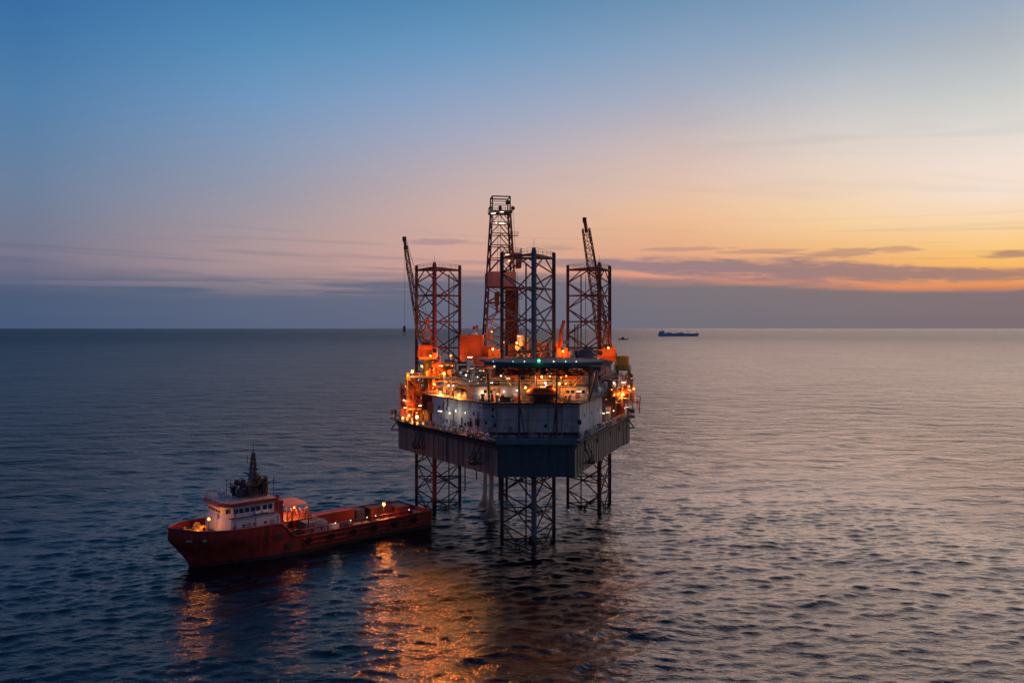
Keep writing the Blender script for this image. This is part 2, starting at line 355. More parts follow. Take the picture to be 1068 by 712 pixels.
# walkways hung outside the deck edge, with railing and pipes
def offset(a, b, d):
    e = (Vector(b)-Vector(a)).normalized(); n = V(e.y, -e.x); return Vector(a)+n*d, Vector(b)+n*d
wk = MB(); rl = MB(); pp = MB()
for a, b in ((sideL, bowL), (bowL, bowR), (bowR, sideR), (sideR, backR), (backL, sideL)):
    oa, ob = offset(a, b, .62); e = ob-oa
    wk.box(((oa.x+ob.x)/2, (oa.y+ob.y)/2, ZD+.06), (e.length+.5, 1.25, .18), math.atan2(e.y, e.x))
    ra, rb = offset(a, b, 1.2); rl.rail([(ra.x, ra.y, ZD+.15), (rb.x, rb.y, ZD+.15)], 1.15, 1.5, .05)
    n = int(e.length/3)
    for i in range(n+1):
        q = oa.lerp(ob, i/max(n, 1)); qa, _ = offset(a, b, .02); p0 = Vector(a).lerp(Vector(b), i/max(n, 1))
        wk.bar((q.x, q.y, ZD), (p0.x, p0.y, ZD-1.3), .14)
    for k in range(3):
        pa, pb = offset(a, b, .1+.28*k); pp.cyl((pa.x, pa.y, ZD+.32), (pb.x, pb.y, ZD+.32), .1, n=6)
wk.build('walkway', deck_m, RIG); rl.build('railing', grey, RIG); pp.build('pipe_run', grey, RIG)
for a, b in ((sideL, bowL), (bowR, sideR)):
    for k, z_ in ((.35, ZD-.55), (.6, ZD-.8), (.3, ZD-1.25)):
        pa, pb = offset(a, b, k); MB().cyl((pa.x, pa.y, z_), (pb.x, pb.y, z_), .13, n=6).build('pipe_run', dark, RIG)
    n = 17
    for i in range(1, n):
        q = Vector(a).lerp(Vector(b), i/n); o_, _ = offset(a, b, random.uniform(.3, .9)); q = q+(o_-Vector(a)); k = random.random(); rz = math.atan2(b[1]-a[1], b[0]-a[0])
        if k < .45: MB().box((q.x, q.y, ZD+.15+.6), (random.uniform(.6, 1.6), .6, random.uniform(.7, 1.4)), rz).build('hose_cabinet', random.choice((grey, oxide, dark, cream)), RIG)
        elif k < .7: MB().lathe((q.x, q.y, ZD+.15), [(0, 0), (.4, 0), (.42, 1.), (.2, 1.3), (0, 1.3)], 10).build('vent_head', random.choice((grey, white, oxide)), RIG)
        else: MB().tube([V(q.x, q.y, ZD-2.5), V(q.x, q.y, ZD+1.4), V(q.x+.5, q.y-.2, ZD+1.4)], .13).build('overboard_pipe', dark, RIG)
for px, Yq in ((441, 172.6), (466, 166.5), (478, 161.9), (510, 152.4), (529, 149.5), (546, 149.5), (570, 149.5), (588, 149.5)):
    x = (px-CX)*Yq/F; MB().bar((x, Yq-.25, ZB-.3 if px < 512 else ZD), (x, Yq-.25, ZD-.2), .16).build('hanging_chain', dark, RIG) if px < 512 else None
MB().box((3.7, 155.42, ZD+.62), (19.4, .12, .95)).build('recess_shade_strip', dark, RIG)  # flat dark strip on the wall, painted as the shade of a recess
bb = MB().box((4.6, 148.74, ZD+.2), (15.4, .1, 1.1)); 
for i in range(8): bb.box((-2.2+i*1.95, 148.68, ZD+.2), (.12, .1, 1.05))
bb.build('bow_bulwark', teal, RIG)
for px, w_, hh in ((517, 1.5, .5), (522, 1.2, .45), (533.5, 1.4, .5), (555, .9, .9), (559, .7, .7), (565, .35, .8), (569, .6, .6), (577, .3, .3), (585, .8, .3)):
    x = (px-CX)*154.6/F; MB().box((x, 154.6, ZD+.15+hh/2), (w_, .3, hh)).build('lettering_block', cream, RIG)  # added pale blocks standing in for unreadable lettering
# accommodation block, flush with the hull sides
def hx(Y, side):
    a, b = (bowL, sideL) if side < 0 else (bowR, sideR)
    return a[0]+(b[0]-a[0])*(Y-a[1])/(b[1]-a[1])
ins = .55
A0 = [(hx(155.5, -1)+ins, 155.5), (hx(155.5, 1)-ins, 155.5), (hx(173, 1)-ins, 173), (hx(173, -1)+ins, 173)]
acc = MB().prism(A0, ZD+.01, 29.75)
for px in (497+8, 520, 565.5, 600):                                   # plate seams
    p = at(px, 430, 155.5); acc.box((p.x, 155.47, 26.3), (.07, .07, 6.6))
edge_ribs(acc, A0[3], A0[0], ZD+.2, 29.6, 2.6, .06, .08); edge_ribs(acc, A0[1], A0[2], ZD+.2, 29.6, 2.6, .06, .08)
ACC = acc.build('accommodation_block', white, RIG); ACC['frame'] = 'local'
ACC['frame'] = 'world'; ACC['origin'] = (0, 0, 0)
def window(c, w_, hh, rz=0.):
    w = MB().box(c, (w_, .12, hh), rz).build('window', glass, ACC); return w
wn = at(606, 440, 155.4); window((wn.x-.3, 155.46, wn.z), .75, .95)
for px, py in ((507, 441), (514, 434), (514, 427)):
    p = at(px, py, 155.46); window((p.x, 155.46, p.z), .42, .5)
for i, tq in enumerate((.15, .32, .5, .68, .84)):
    q = Vector(A0[3]).lerp(Vector(A0[0]), tq); e = Vector(A0[0])-Vector(A0[3])
    window((q.x-.02, q.y-.02, 27.4), .5, .7, math.atan2(e.y, e.x))
    if i % 2: window((q.x-.02, q.y-.02, 24.9), .5, .7, math.atan2(e.y, e.x))
for tq in (.2, .5, .8):
    q = Vector(A0[1]).lerp(Vector(A0[2]), tq); e = Vector(A0[2])-Vector(A0[1]); window((q.x+.02, q.y-.02, 27), .5, .7, math.atan2(e.y, e.x))
def door(c, rz=0.):
    d = MB().box(c, (.95, .1, 2.0), rz).build('door', grey, ACC); return d
for px in (512, 532, 597): p = at(px, 446, 155.44); door((p.x, 155.44, 24.2))
for px in (517.5, 551, 572, 586): x = (px-CX)*155.4/F; MB().cyl((x, 155.38, ZD+.1), (x, 155.38, 29.7), .09, n=6).build('drain_pipe', grey, ACC)
MB().box((3.2, 155.36, 28.9), (20, .22, .16)).build('cable_tray', grey, ACC); MB().box((3.2, 155.36, 26.4), (20.2, .12, .1)).build('cable_tray', grey, ACC)
for px, py in ((516, 443), (569, 444)): p = at(px, py, 155.35); MB().box((p.x, 155.35, p.z), (.5, .3, .6)).build('junction_box', dark, ACC)
for tq in (.25, .45, .62, .78, .92):
    q = Vector(A0[3]).lerp(Vector(A0[0]), tq); MB().cyl((q.x-.1, q.y-.1, ZD+.1), (q.x-.1, q.y-.1, random.uniform(26, 29.6)), .1, n=6).build('drain_pipe', dark, ACC)
    MB().box((q.x-.25, q.y-.3, random.uniform(24, 26)), (.9, .4, random.uniform(.8, 1.8)), -.95).build('junction_box', random.choice((dark, grey)), ACC)
# upper decks
def slab(name, poly, z0, z1, m): return MB().prism(poly, z0, z1).build(name, m, RIG)
D1 = [(hx(154, -1)-.2, 153.6), (hx(154, 1)+.2, 153.6), (hx(174, 1)+.3, 174), (hx(174, -1)-.3, 174)]
slab('upper_deck', D1, 29.76, 30.0, deck_m)
MB().rail([(D1[3][0], D1[3][1], 30), (D1[0][0], D1[0][1], 30), (D1[1][0], D1[1][1], 30), (D1[2][0], D1[2][1], 30)], 1.1, 1.4, .05).build('railing', grey, RIG)
cab = MB().box((-3.6, 160.5, 31.45), (8.2, 4.2, 2.88)); cab.build('deck_cabin', cream, RIG)
cabr = MB().box((12.2, 160.2, 31.45), (6.0, 4.0, 2.88)); cabr.build('deck_cabin', cream, RIG)
cabl = MB().box((-7.6, 163.6, 31.45), (3.6, 3.0, 2.88)); cabl.build('deck_cabin', white, RIG)
slab('bridge_deck', [(-8.4, 157.2), (15.8, 157.2), (17.4, 170), (-13.5, 170)], 32.9, 33.1, deck_m)
MB().rail([(-13.5, 170, 33.1), (-8.4, 157.2, 33.1), (15.8, 157.2, 33.1), (17.4, 170, 33.1)], 1.1, 1.5, .05).build('railing', grey, RIG)
MB().box((-2.5, 163.2, 34.7), (6.2, 4, 3.2)).build('deck_cabin', maroon, RIG)
MB().box((13.0, 162.5, 34.6), (4.2, 4, 3.0)).build('deck_cabin', cream, RIG)
MB().box((16.7, 164.5, 33.6), (2.0, 5, 4.6)).build('deck_cabin', grey, RIG)
MB().box((5.6, 164.5, 33.4), (9.0, 2.4, 6.6)).build('deck_cabin', maroon, RIG)
# jack houses round the rear legs and the main deck machinery
for cx in (-18.8, 20.1):
    MB().box((cx, 197, 26.2), (14.4, 13.6, 6.5)).build('jack_house', maroon, RIG)
    q = MB()
    for dx in (-6.6, 0, 6.6): q.box((cx+dx, 190, 31.2), (.5, .5, 3.6))
    q.box((cx, 190, 33.1), (14, .5, .4)); q.build('jack_frame', oxide, RIG)
MB().box((3.7, 163, 31.9), (12, 11, 4)).build('jack_house', slate, RIG)
MB().box((1.5, 190, 26.4), (25, 30, 7)).build('deck_house', maroon, RIG)
slab('pipe_deck', [(-24, 178), (24, 178), (27, 206), (-25, 206)], 33.3, 33.5, deck_m)
MB().box((-2.6, 197, 35.6), (13, 24, 4.2)).build('cantilever', oxide, RIG)

# legs
def leg(cx, cy, th, chord_mats, brace_m, pipe_dx, z1=60.):
    L = bpy.data.objects.new('leg', None); COL.objects.link(L); L.parent = RIG; L.location = Vector((cx, cy, 0))-RIG.location; L.empty_display_size = .5
    R = 6.35; P = [V(R*math.sin(th+2*PI*i/3), -R*math.cos(th+2*PI*i/3), 0) for i in range(3)]
    for p, m in zip(P, chord_mats):
        c = MB().cyl(p+V(0, 0, -4), p+V(0, 0, z1+.5), .40, n=10)
        a = math.atan2(p.y, p.x)
        c.box((p.x, p.y, z1/2-2), (1.02, .16, z1+4), a+PI/2)
        c.build('chord', m, L)
    br = MB(); zs = [z1-.7-6.55*k for k in range(11)]
    for i in range(3):
        a, b = P[i], P[(i+1) % 3]; mid = (a+b)/2
        for k, z in enumerate(zs):
            if z < -5: continue
            u = V(0, 0, z); br.cyl(a+u, b+u, .17 if k else .26, n=6)
            dn = V(0, 0, z-3.27)
            br.cyl(mid+u, a+dn, .16, n=6); br.cyl(mid+u, b+dn, .16, n=6)
            if k: up = V(0, 0, z+3.27); br.cyl(mid+u, a+up, .16, n=6); br.cyl(mid+u, b+up, .16, n=6)
        mids = [(P[j]+P[(j+1) % 3])/2 for j in range(3)]
    for k, z in enumerate(zs):
        if z < -5: continue
        for j in range(3): br.cyl(mids[j]+V(0, 0, z), mids[(j+1) % 3]+V(0, 0, z), .09, n=5)
    br.build('bracing', brace_m, L)
    pi = MB().cyl((pipe_dx, 0, -4), (pipe_dx, 0, z1-2), .17, n=6).cyl((pipe_dx+1.2, .5, 14), (pipe_dx+1.2, .5, z1-2), .07, n=5)
    pi.build('riser_pipe', brace_m, L)
    tp = MB(); P2 = [p*1.02+V(0, 0, z1-.4) for p in P]
    tp.rail([P2[0], P2[1], P2[2]], 1.0, 2., .035, closed=True)
    tp.cyl(P[0]+V(0, 0, z1+.4), P[0]+V(0, 0, z1+2.2), .05, n=4); tp.build('railing', brace_m, L)
    return L
def splash(m):
    t = NT(m.node_tree); b = t.n['Principled BSDF']; src = b.inputs['Base Color'].links[0].from_socket
    oc = t.new('ShaderNodeTexCoord').outputs['Object']; sp = t.new('ShaderNodeSeparateXYZ'); t.put(sp.inputs[0], oc)
    zz = t.m('ADD', sp.outputs[2], t.m('MULTIPLY', t.noise(oc, .9, 4), -2.5)); t.put(b.inputs['Base Color'], t.mix(t.mr(zz, 2.2, .6), src, (.018, .02, .016, 1)))
    return m
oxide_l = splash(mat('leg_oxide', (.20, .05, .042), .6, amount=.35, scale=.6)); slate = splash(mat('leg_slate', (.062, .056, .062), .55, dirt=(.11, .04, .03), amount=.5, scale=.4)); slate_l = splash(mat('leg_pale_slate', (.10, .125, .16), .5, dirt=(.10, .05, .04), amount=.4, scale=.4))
oxide_d = mat('dark_oxide', (.10, .032, .036), .6, amount=.35, scale=.6)
oxide_e = splash(mat('leg_dark_oxide', (.14, .04, .04), .6, amount=.35, scale=.6))
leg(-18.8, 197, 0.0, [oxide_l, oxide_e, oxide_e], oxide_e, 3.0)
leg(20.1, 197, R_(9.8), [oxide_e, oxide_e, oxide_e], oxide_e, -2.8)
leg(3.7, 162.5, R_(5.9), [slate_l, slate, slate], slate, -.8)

# helideck on struts ahead of the bow
HX, HYc, HZ = 5.6, 143.6, 38.75
octo = [(HX+11.4*math.cos(PI/8+i*PI/4), HYc+11.4*math.sin(PI/8+i*PI/4)) for i in range(8)]
HD = MB().prism(octo, HZ-.75, HZ).build('helideck', heli_m, RIG); HD['frame'] = 'world'; HD['origin'] = (0, 0, 0)
nt = MB()
for i in range(8):
    a, b = Vector(octo[i]), Vector(octo[(i+1) % 8]); oa, ob = offset(a, b, 1.2)
    for j in range(7):
        p = a.lerp(b, j/6); q = oa.lerp(ob, j/6); nt.bar((p.x, p.y, HZ-.2), (q.x, q.y, HZ+.05), .08)
    for k in (0, .35, .7, 1): p, q = a.lerp(oa, k), b.lerp(ob, k); nt.bar((p.x, p.y, HZ-.2+.25*k), (q.x, q.y, HZ-.2+.25*k), .07)
nt.build('safety_net', teal, HD)
ub = MB()
for i in range(-2, 3): ub.truss((HX+i*4, 134.5, HZ-1.5), (HX+i*4, 153.5, HZ-1.5), .4, 1.3, 9, .12)
for yy in (137, 143.5, 150): ub.truss((HX-8.5, yy, HZ-1.6), (HX+8.5, yy, HZ-1.6), .4, 1.3, 8, .12)
ub.build('deck_girder', slate, HD)
st = MB()
for px in (541.5, 580.5):
    x = (px-CX)*153/F
    st.cyl((x, 152.9, ZD+.1), (x, 152.9, HZ-2.2), .22, n=8)
for xx in (-4.5, 15.2):
    st.cyl((xx, 155, 30.2), (xx, 142, HZ-2.2), .2, n=6); st.cyl((xx, 155, 30.2), (xx, 155, HZ-2.2), .22, n=6)
pass
st.cyl((8.6, 152.9, 29.5), (8.0, 154.6, 23.2), .12, n=6); st.cyl((1.5, 152.9, 29.5), (2.6, 154.6, 23.2), .12, n=6)
st.build('support_strut', slate, HD)
# access stairs under the helideck (yellow handrail)
def stairs(name, a, b, w_, m):
    a, b = Vector(a), Vector(b); q = MB(); d = (b-a); s_ = V(-d.y, d.x, 0); s_ = s_.normalized()*w_/2 if s_.length > .1 else V(0, w_/2, 0)
    for k in (-1, 1):
        q.bar(a+s_*k, b+s_*k, .2); q.bar(a+s_*k+V(0, 0, 1), b+s_*k+V(0, 0, 1), .09)
    n = max(4, int(d.length/.5))
    for i in range(n): p = a.lerp(b, (i+.5)/n); q.box(p, (.5 if abs(d.x) > abs(d.y) else w_, w_ if abs(d.x) > abs(d.y) else .5, .06))
    return q.build(name, m, RIG)
stairs('stairway', at(533, 402, 157), at(524, 387, 157), 1.0, yellow)
stairs('stairway', at(598, 403, 156), at(611, 390, 156), 1.0, yellow)
stairs('stairway', at(432, 398, 183), at(441, 414, 183), 1.0, orange)
stairs('stairway', at(452, 414, 176), at(445, 428, 178), 1.0, grey)

# derrick over the stern
DK = bpy.data.objects.new('derrick', None); COL.objects.link(DK); DK.parent = RIG; DK.location = V(-3.0, 200, 37.8)-RIG.location; DK.rotation_euler = (0, 0, R_(8)); DK.empty_display_size = .5
def dh(z): return 4.25+(2.25-4.25)*min(z, 36)/36
lg = MB(); xb = MB(); corners = ((-1, -1), (1, -1), (1, 1), (-1, 1))
def dc(i, z): q = dh(z); return V(corners[i][0]*q, corners[i][1]*q, z)
lv = [0, 4.6, 9, 13.2, 17.2, 20.8, 24.3, 27.6, 30.6, 33.4, 36]
for i in range(4):
    lg.cyl(dc(i, 0), dc(i, 36), .26, .2, n=6)
    j = (i+1) % 4
    for a, b in zip(lv, lv[1:]):
        xb.cyl(dc(i, b), dc(j, b), .13, n=5); mid = (dc(i, b)+dc(j, b))/2
        if a >= 20: xb.cyl(dc(i, a), mid, .12, n=5); xb.cyl(dc(j, a), mid, .12, n=5)
        else: xb.cyl(dc(i, a), dc(j, b), .11, n=5); xb.cyl(dc(j, a), dc(i, b), .11, n=5)
lg.build('derrick_leg', oxide_d, DK, (0, 0, 0)); xb.build('bracing', oxide_d, DK, (0, 0, 0))
cr = MB()
for i in range(4):
    a, b = dc(i, 36), dc((i+1) % 4, 36); a2, b2 = a+V(0, 0, 3.9), b+V(0, 0, 3.9)
    cr.bar(a, a2, .32); cr.bar(a2, b2, .34); cr.bar(a+V(0, 0, 2.6), b+V(0, 0, 2.6), .16)
cr.box((0, 0, 36.1), (5.6, 5.6, .5)); cr.sphere((-2.7, -2.6, 36.8), .5); cr.sphere((2.9, -2.6, 36.9), .55)
cr.box((1.6, -2.2, 38.4), (.9, .9, .9)); cr.rail([(-2.8, -2.8, 36.3), (2.8, -2.8, 36.3), (2.8, 2.8, 36.3), (-2.8, 2.8, 36.3)], 1.1, 1.4, .05, closed=True)
cr.lathe((0, 0, 37), [(.9, -.3), (1.0, 0), (.9, .3)], 14, 'X'); cr.build('crown_block', dark, DK, (0, 0, 0))
ww = MB(); q = dh(19)+.28; z0, z1 = 17.2, 20.75
for a in range(4): 
    M3 = Matrix.Rotation(a*PI/2, 3, 'Z'); c = M3@V(0, -q, (z0+z1)/2); ww.box(c, (2*q+.1, .12, z1-z0), mt=M3)
    for i in range(12): c = M3@V(-q+.2+i*(2*q-.4)/11, -q-.06, (z0+z1)/2); ww.box(c, (.1, .08, z1-z0), mt=M3)
ww.build('windwall', pinkwall, DK, (0, 0, 0))
rb = MB().box((2.7, -2.0, 25.4), (4.6, 3.2, .5)); rb.rail([(.4, -3.6, 25.6), (5, -3.6, 25.6), (5, -.4, 25.6)], 1.2, 1, .06)
for i in range(7): rb.bar((.6+i*.65, -3.4, 25.0), (.6+i*.65, -.5, 25.0), .16)
rb.box((4.4, -2, 23.5), (1.1, 2.6, 3.2)); rb.build('racking_board', maroon, DK, (0, 0, 0))
rk = MB().box((2.9, .8, 8.6), (2.8, 2.2, 17.2))
for i in range(5): rk.cyl((1.4+i*.75, -.5, 0), (1.4+i*.75, -.5, 17), .2, n=6)
rk.build('pipe_rack', maroon, DK, (0, 0, 0))
tb = MB().box((-.9, -.4, 14.2), (1.1, .9, 3.4)).cyl((-.9, -.4, 15), (-.5, 0, 36), .07, n=4).cyl((-.3, -.4, 15), (.2, 0, 36), .07, n=4).box((-.9, -.4, 11.6), (.6, .6, 2))
tb.build('travelling_block', oxide, DK, (0, 0, 0))
sp_ = MB().tube([(-2.3, -2.6, 0), (-2.3, -2.6, 9.2), (-1.2, -1.2, 10.2)], .16); sp_.build('standpipe', yellow, DK, (0, 0, 0))
ld = MB()
for sgn in (-.25, .25): ld.bar((dh(0)+.5+sgn, -dh(0), 0), (dh(36)+.5+sgn, -dh(36), 36), .08)
for i in range(4): zz = 8*i+6; ld.box((dh(zz)+.9, -dh(zz), zz), (1.4, 1, .1)); ld.rail([(dh(zz)+.2, -dh(zz)-.5, zz), (dh(zz)+1.6, -dh(zz)-.5, zz), (dh(zz)+1.6, -dh(zz)+.5, zz)], 1., .7, .04)
ld.build('ladder', dark, DK, (0, 0, 0))
fl = MB().box((0, 0, -.25), (12, 12, .5)); fl.build('drill_floor', deck_m, DK, (0, 0, 0))
for a, w0, w1, hh in ((0, -6, -2, 2.4), (0, 1.2, 6, 2.8), (1, -6, 6, 3.2), (3, -6, 6, 3.2)):
    fw = MB(); M3 = Matrix.Rotation(a*PI/2, 3, 'Z'); fw.box(M3@V((w0+w1)/2, -6, hh/2), (w1-w0, .12, hh), mt=M3)
    for i in range(int((w1-w0)/.6)): fw.box(M3@V(w0+.3+i*.6, -6.06, hh/2), (.12, .1, hh-.1), mt=M3)
    fw.build('floor_windwall', orange, DK, (0, 0, 0))
# tall orange windwall house beside it
p0, p1 = at(479.5, 376, 191), at(503.5, 349, 191)
wh = MB().box(((p0.x+p1.x)/2, 194.5, (p0.z+p1.z)/2), (p1.x-p0.x, 7, p1.z-p0.z))
for i in range(16): wh.box((p0.x+.2+i*(p1.x-p0.x-.4)/15, 190.96, (p0.z+p1.z)/2), (.14, .1, p1.z-p0.z-.1))
wh.build('windwall_house', orange, RIG)
dm = MB().sphere(at(493.5, 349.5, 192), 1.0, 12, (1.2, 1, .8)); dm.build('satellite_dome', white, RIG, smooth=True)

# pedestal cranes
def crane(px, Yc, zped, zh, foot, tip, tipY, pm, hook_y, side, bw_, br_, tp_, boom_m):
    c = bpy.data.objects.new('crane', None); COL.objects.link(c); c.parent = RIG; c.empty_display_size = .5
    x = (px-CX)*Yc/F; o = V(x, Yc, zped); c.location = o-RIG.location
    MB().cyl((0, 0, 0), (0, 0, zh-zped), 1.0, 1.15, n=14).cyl((0, 0, zh-zped-1), (0, 0, zh-zped), 1.15, 1.7, n=14).build('pedestal', pm, c, (0, 0, 0), )
    H = zh-zped
    hs = MB().box((0, 0, H+.3), (3.8, 4.4, .6)).box((-.5*side*0+.6*side, .6, H+1.9), (3.0, 3.2, 2.6)).box((.5*side, 1.2, H+3.5), (1.8, 1.8, .8))
    hs.box((2.1*side, .6, H+1.2), (.5, 2.6, 1.4)); hs.rail([(-1.9, -2.2, H+.6), (1.9, -2.2, H+.6), (1.9, 2.2, H+.6), (-1.9, 2.2, H+.6)], 1., 1.1, .05, closed=True)
    hs.build('machinery_house', orange, c, (0, 0, 0))
    cb = MB().box((-1.7*side, -1.5, H+1.7), (1.2, 1.5, 2.0)); cbo = cb.build('cab', orange, c, (0, 0, 0))
    MB().box((-1.7*side, -2.27, H+2.0), (1.0, .06, 1.1)).build('cab_window', glass, c, (0, 0, 0))
    f = at(*foot, Yc-1)-o; t = at(*tip, tipY)-o
    top = V(.3*side, 1.0, H+9.0)
    g = MB()
    for sx_ in (-1.1, 1.1):
        g.bar((sx_, -.6, H+.6), top+V(sx_*.35, 0, 0), .34); g.bar((sx_, 2.2, H+.6), top+V(sx_*.35, 0, 0), .3)
        g.bar((sx_, -.1, H+4), (sx_, 2.0, H+4), .2)
    for zz in (2.5, 5, 7): g.bar((-1.1+zz*.08, .1, H+zz), (1.1-zz*.08, .1, H+zz), .18)
    g.box(top, (1.4, .7, .7)); g.build('gantry', orange, c, (0, 0, 0))
    bm = MB().truss(f, f.lerp(t, .93), bw_, 1.2, 18, br_, taper=tp_)
    d = (t-f).normalized(); tipm = MB()
    bm.bar(f.lerp(t, .9), t, .7); bm.box(t, (.8, .8, .9)); bm.cyl(t+V(-.3, 0, -.2), t+V(.3, 0, -.2), .55, n=10)
    bm.build('boom', boom_m, c, (0, 0, 0))
    pd = MB()
    back = (top-f); 
    for s_ in (-.35, .35):
        k = f.lerp(t, .82)+V(side*.0, .0, 0); mid = (k+top)/2
        pd.cyl(t+V(s_, .2, 0), top+V(s_, 0, .3), .055, n=4)
    mast = f.lerp(t, .72)+V(.9*side, 1.6, .4)
    pd.cyl(t+V(.1, .2, 0), mast, .09, n=4); pd.cyl(mast, f.lerp(t, .3)+V(.5*side, 1.0, 0), .09, n=4); pd.cyl(mast, top, .06, n=4)
    pd.build('pendant_line', dark, c, (0, 0, 0))
    if hook_y:
        hz = at(tip[0], hook_y, tipY).z-o.z
        hk = MB().cyl(t, V(t.x, t.y, hz), .028, n=4).box((t.x, t.y, hz-.6), (.5, .4, 1.3)).lathe((t.x, t.y, hz-1.6), [(.3, -.1), (.4, 0), (.3, .1)], 10, 'Y')
        hk.build('hook_block', dark, c, (0, 0, 0))
    return c
crane(446.5, 184, 23, 37.4, (438.5, 352), (421.8, 249), 172, dark, 340, -1, 1.1, .10, .55, slate)
crane(632.5, 184, 23, 36.9, (629, 354), (609.6, 229), 172, grey, 0, 1, 2.6, .12, .6, oxide_d)
# small orange knuckle-boom crane on the pipe deck
kc = MB(); P_ = lambda x, y, Y=174: at(x, y, Y)
kb = P_(586, 373); kc.box(kb+V(0, 0, 1.0), (2.4, 2.0, 2.4)); kc.bar(kb+V(-.3, 0, 2), P_(585, 346)+V(0, 0, 0), 1.0); kc.bar(P_(584, 349), P_(588.5, 334), .8)
kc.bar(P_(588.5, 334), P_(586.6, 340), .5); kc.box(P_(579, 362), (1.4, 1.2, 2.6)); kc.box(P_(590.5, 370), (1.6, 1.6, 1.6)); kc.bar(P_(577, 360), P_(582, 372), .4)
kc.build('knuckle_crane', orange, RIG)

# ------------------------------------------------------------------ clutter on the decks
def boxpart(name, x0, y0, x1, y1, Y, depth, m, extra=None):
    a, b = at(x0, y1, Y), at(x1, y0, Y); q = MB().box(((a.x+b.x)/2, Y+depth/2, (a.z+b.z)/2), (b.x-a.x, depth, b.z-a.z))
    if extra: extra(q, a, b, Y)
    return q.build(name, m, RIG)
def ribs(q, a, b, Y):
    n = max(3, int((b.x-a.x)/.6))
    for i in range(n): q.box((a.x+(i+.5)*(b.x-a.x)/n, Y-.04, (a.z+b.z)/2), (.12, .1, b.z-a.z-.1))
def frame(q, a, b, Y):
    for x in (a.x, b.x): q.box((x, Y-.03, (a.z+b.z)/2), (.16, .2, b.z-a.z+.1))
    for z in (a.z, b.z): q.box(((a.x+b.x)/2, Y-.03, z), (b.x-a.x+.1, .2, .16))
boxpart('equipment_skid', 440, 409, 466, 427, 175, 6, maroon, ribs)
boxpart('equipment_skid', 472, 390, 479, 401, 172, 3, dark, frame)
boxpart('equipment_skid', 480, 391, 489, 403, 171, 3, grey, frame)
boxpart('equipment_skid', 491, 390, 500, 402, 170, 3, cream, frame)
boxpart('equipment_skid', 500, 386, 507, 400, 171, 3, grey, frame)
boxpart('equipment_skid', 466, 415, 482, 424, 167, 3, maroon, ribs)
boxpart('equipment_skid', 446, 420, 455, 430, 172.5, 1.6, orange, frame)
boxpart('equipment_skid', 643.5, 371.5, 655.5, 385, 188, 4, yellow, frame)
boxpart('equipment_skid', 620, 392, 627, 409, 176, 4, white, frame)
boxpart('equipment_skid', 628, 414, 642, 424, 178, 4, oxide, ribs)
boxpart('equipment_skid', 600, 366, 606, 374, 182, 4, navy, frame)
boxpart('equipment_skid', 556, 361, 573, 373, 184, 3, oxide, ribs)
boxpart('equipment_skid', 509, 364, 524, 373, 186, 3, oxide, ribs)
boxpart('equipment_skid', 418, 426, 431, 438, 188, 3, oxide, frame)
boxpart('equipment_skid', 455, 378, 470, 392, 184, 3, orange, frame)
boxpart('equipment_skid', 604, 384, 622, 394, 170, 3, cream, frame)
def tank(px, py0, py1, Y, r, m, name='storage_tank'):
    a, b = at(px, py1, Y), at(px, py0, Y)
    MB().lathe(a, [(0, 0), (r, 0), (r, b.z-a.z-.5), (r*.6, b.z-a.z-.1), (0, b.z-a.z)], 14).build(name, m, RIG, smooth=False)
for q in ((544, 347, 372, 186, 1.1, grey), (549.5, 349, 372, 186.5, 1.0, grey), (478, 406, 418, 166, .8, white), (484, 408, 419, 166, .8, cream), (605, 402, 414, 165, .7, white), (622, 404, 418, 172, .8, white), (616, 405, 419, 168, .8, cream),
          (652, 399, 412, 190, .7, grey), (427, 404, 425, 188, .9, oxide), (421, 400, 424, 190, .6, grey)): tank(*q)
ht = MB()
a = at(463, 379.5, 180); b_ = at(474, 379.5, 180); ht.lathe((0, a.y, a.z), [(0, a.x-.4), (.8, a.x-.2), (1.15, a.x+.2), (1.15, b_.x), (.8, b_.x+.4), (0, b_.x+.6)], 14, 'X')
ht.build('storage_tank', navy, RIG)
ht = MB(); a = at(604, 370, 180); b_ = at(617, 370, 180); ht.lathe((0, a.y, a.z), [(0, a.x-.4), (.9, a.x-.2), (1.2, a.x+.2), (1.2, b_.x), (.9, b_.x+.4), (0, b_.x+.6)], 14, 'X')
ht.build('storage_tank', navy, RIG)
boxpart('equipment_skid', 606, 363, 618, 371, 185, 3, navy, frame)
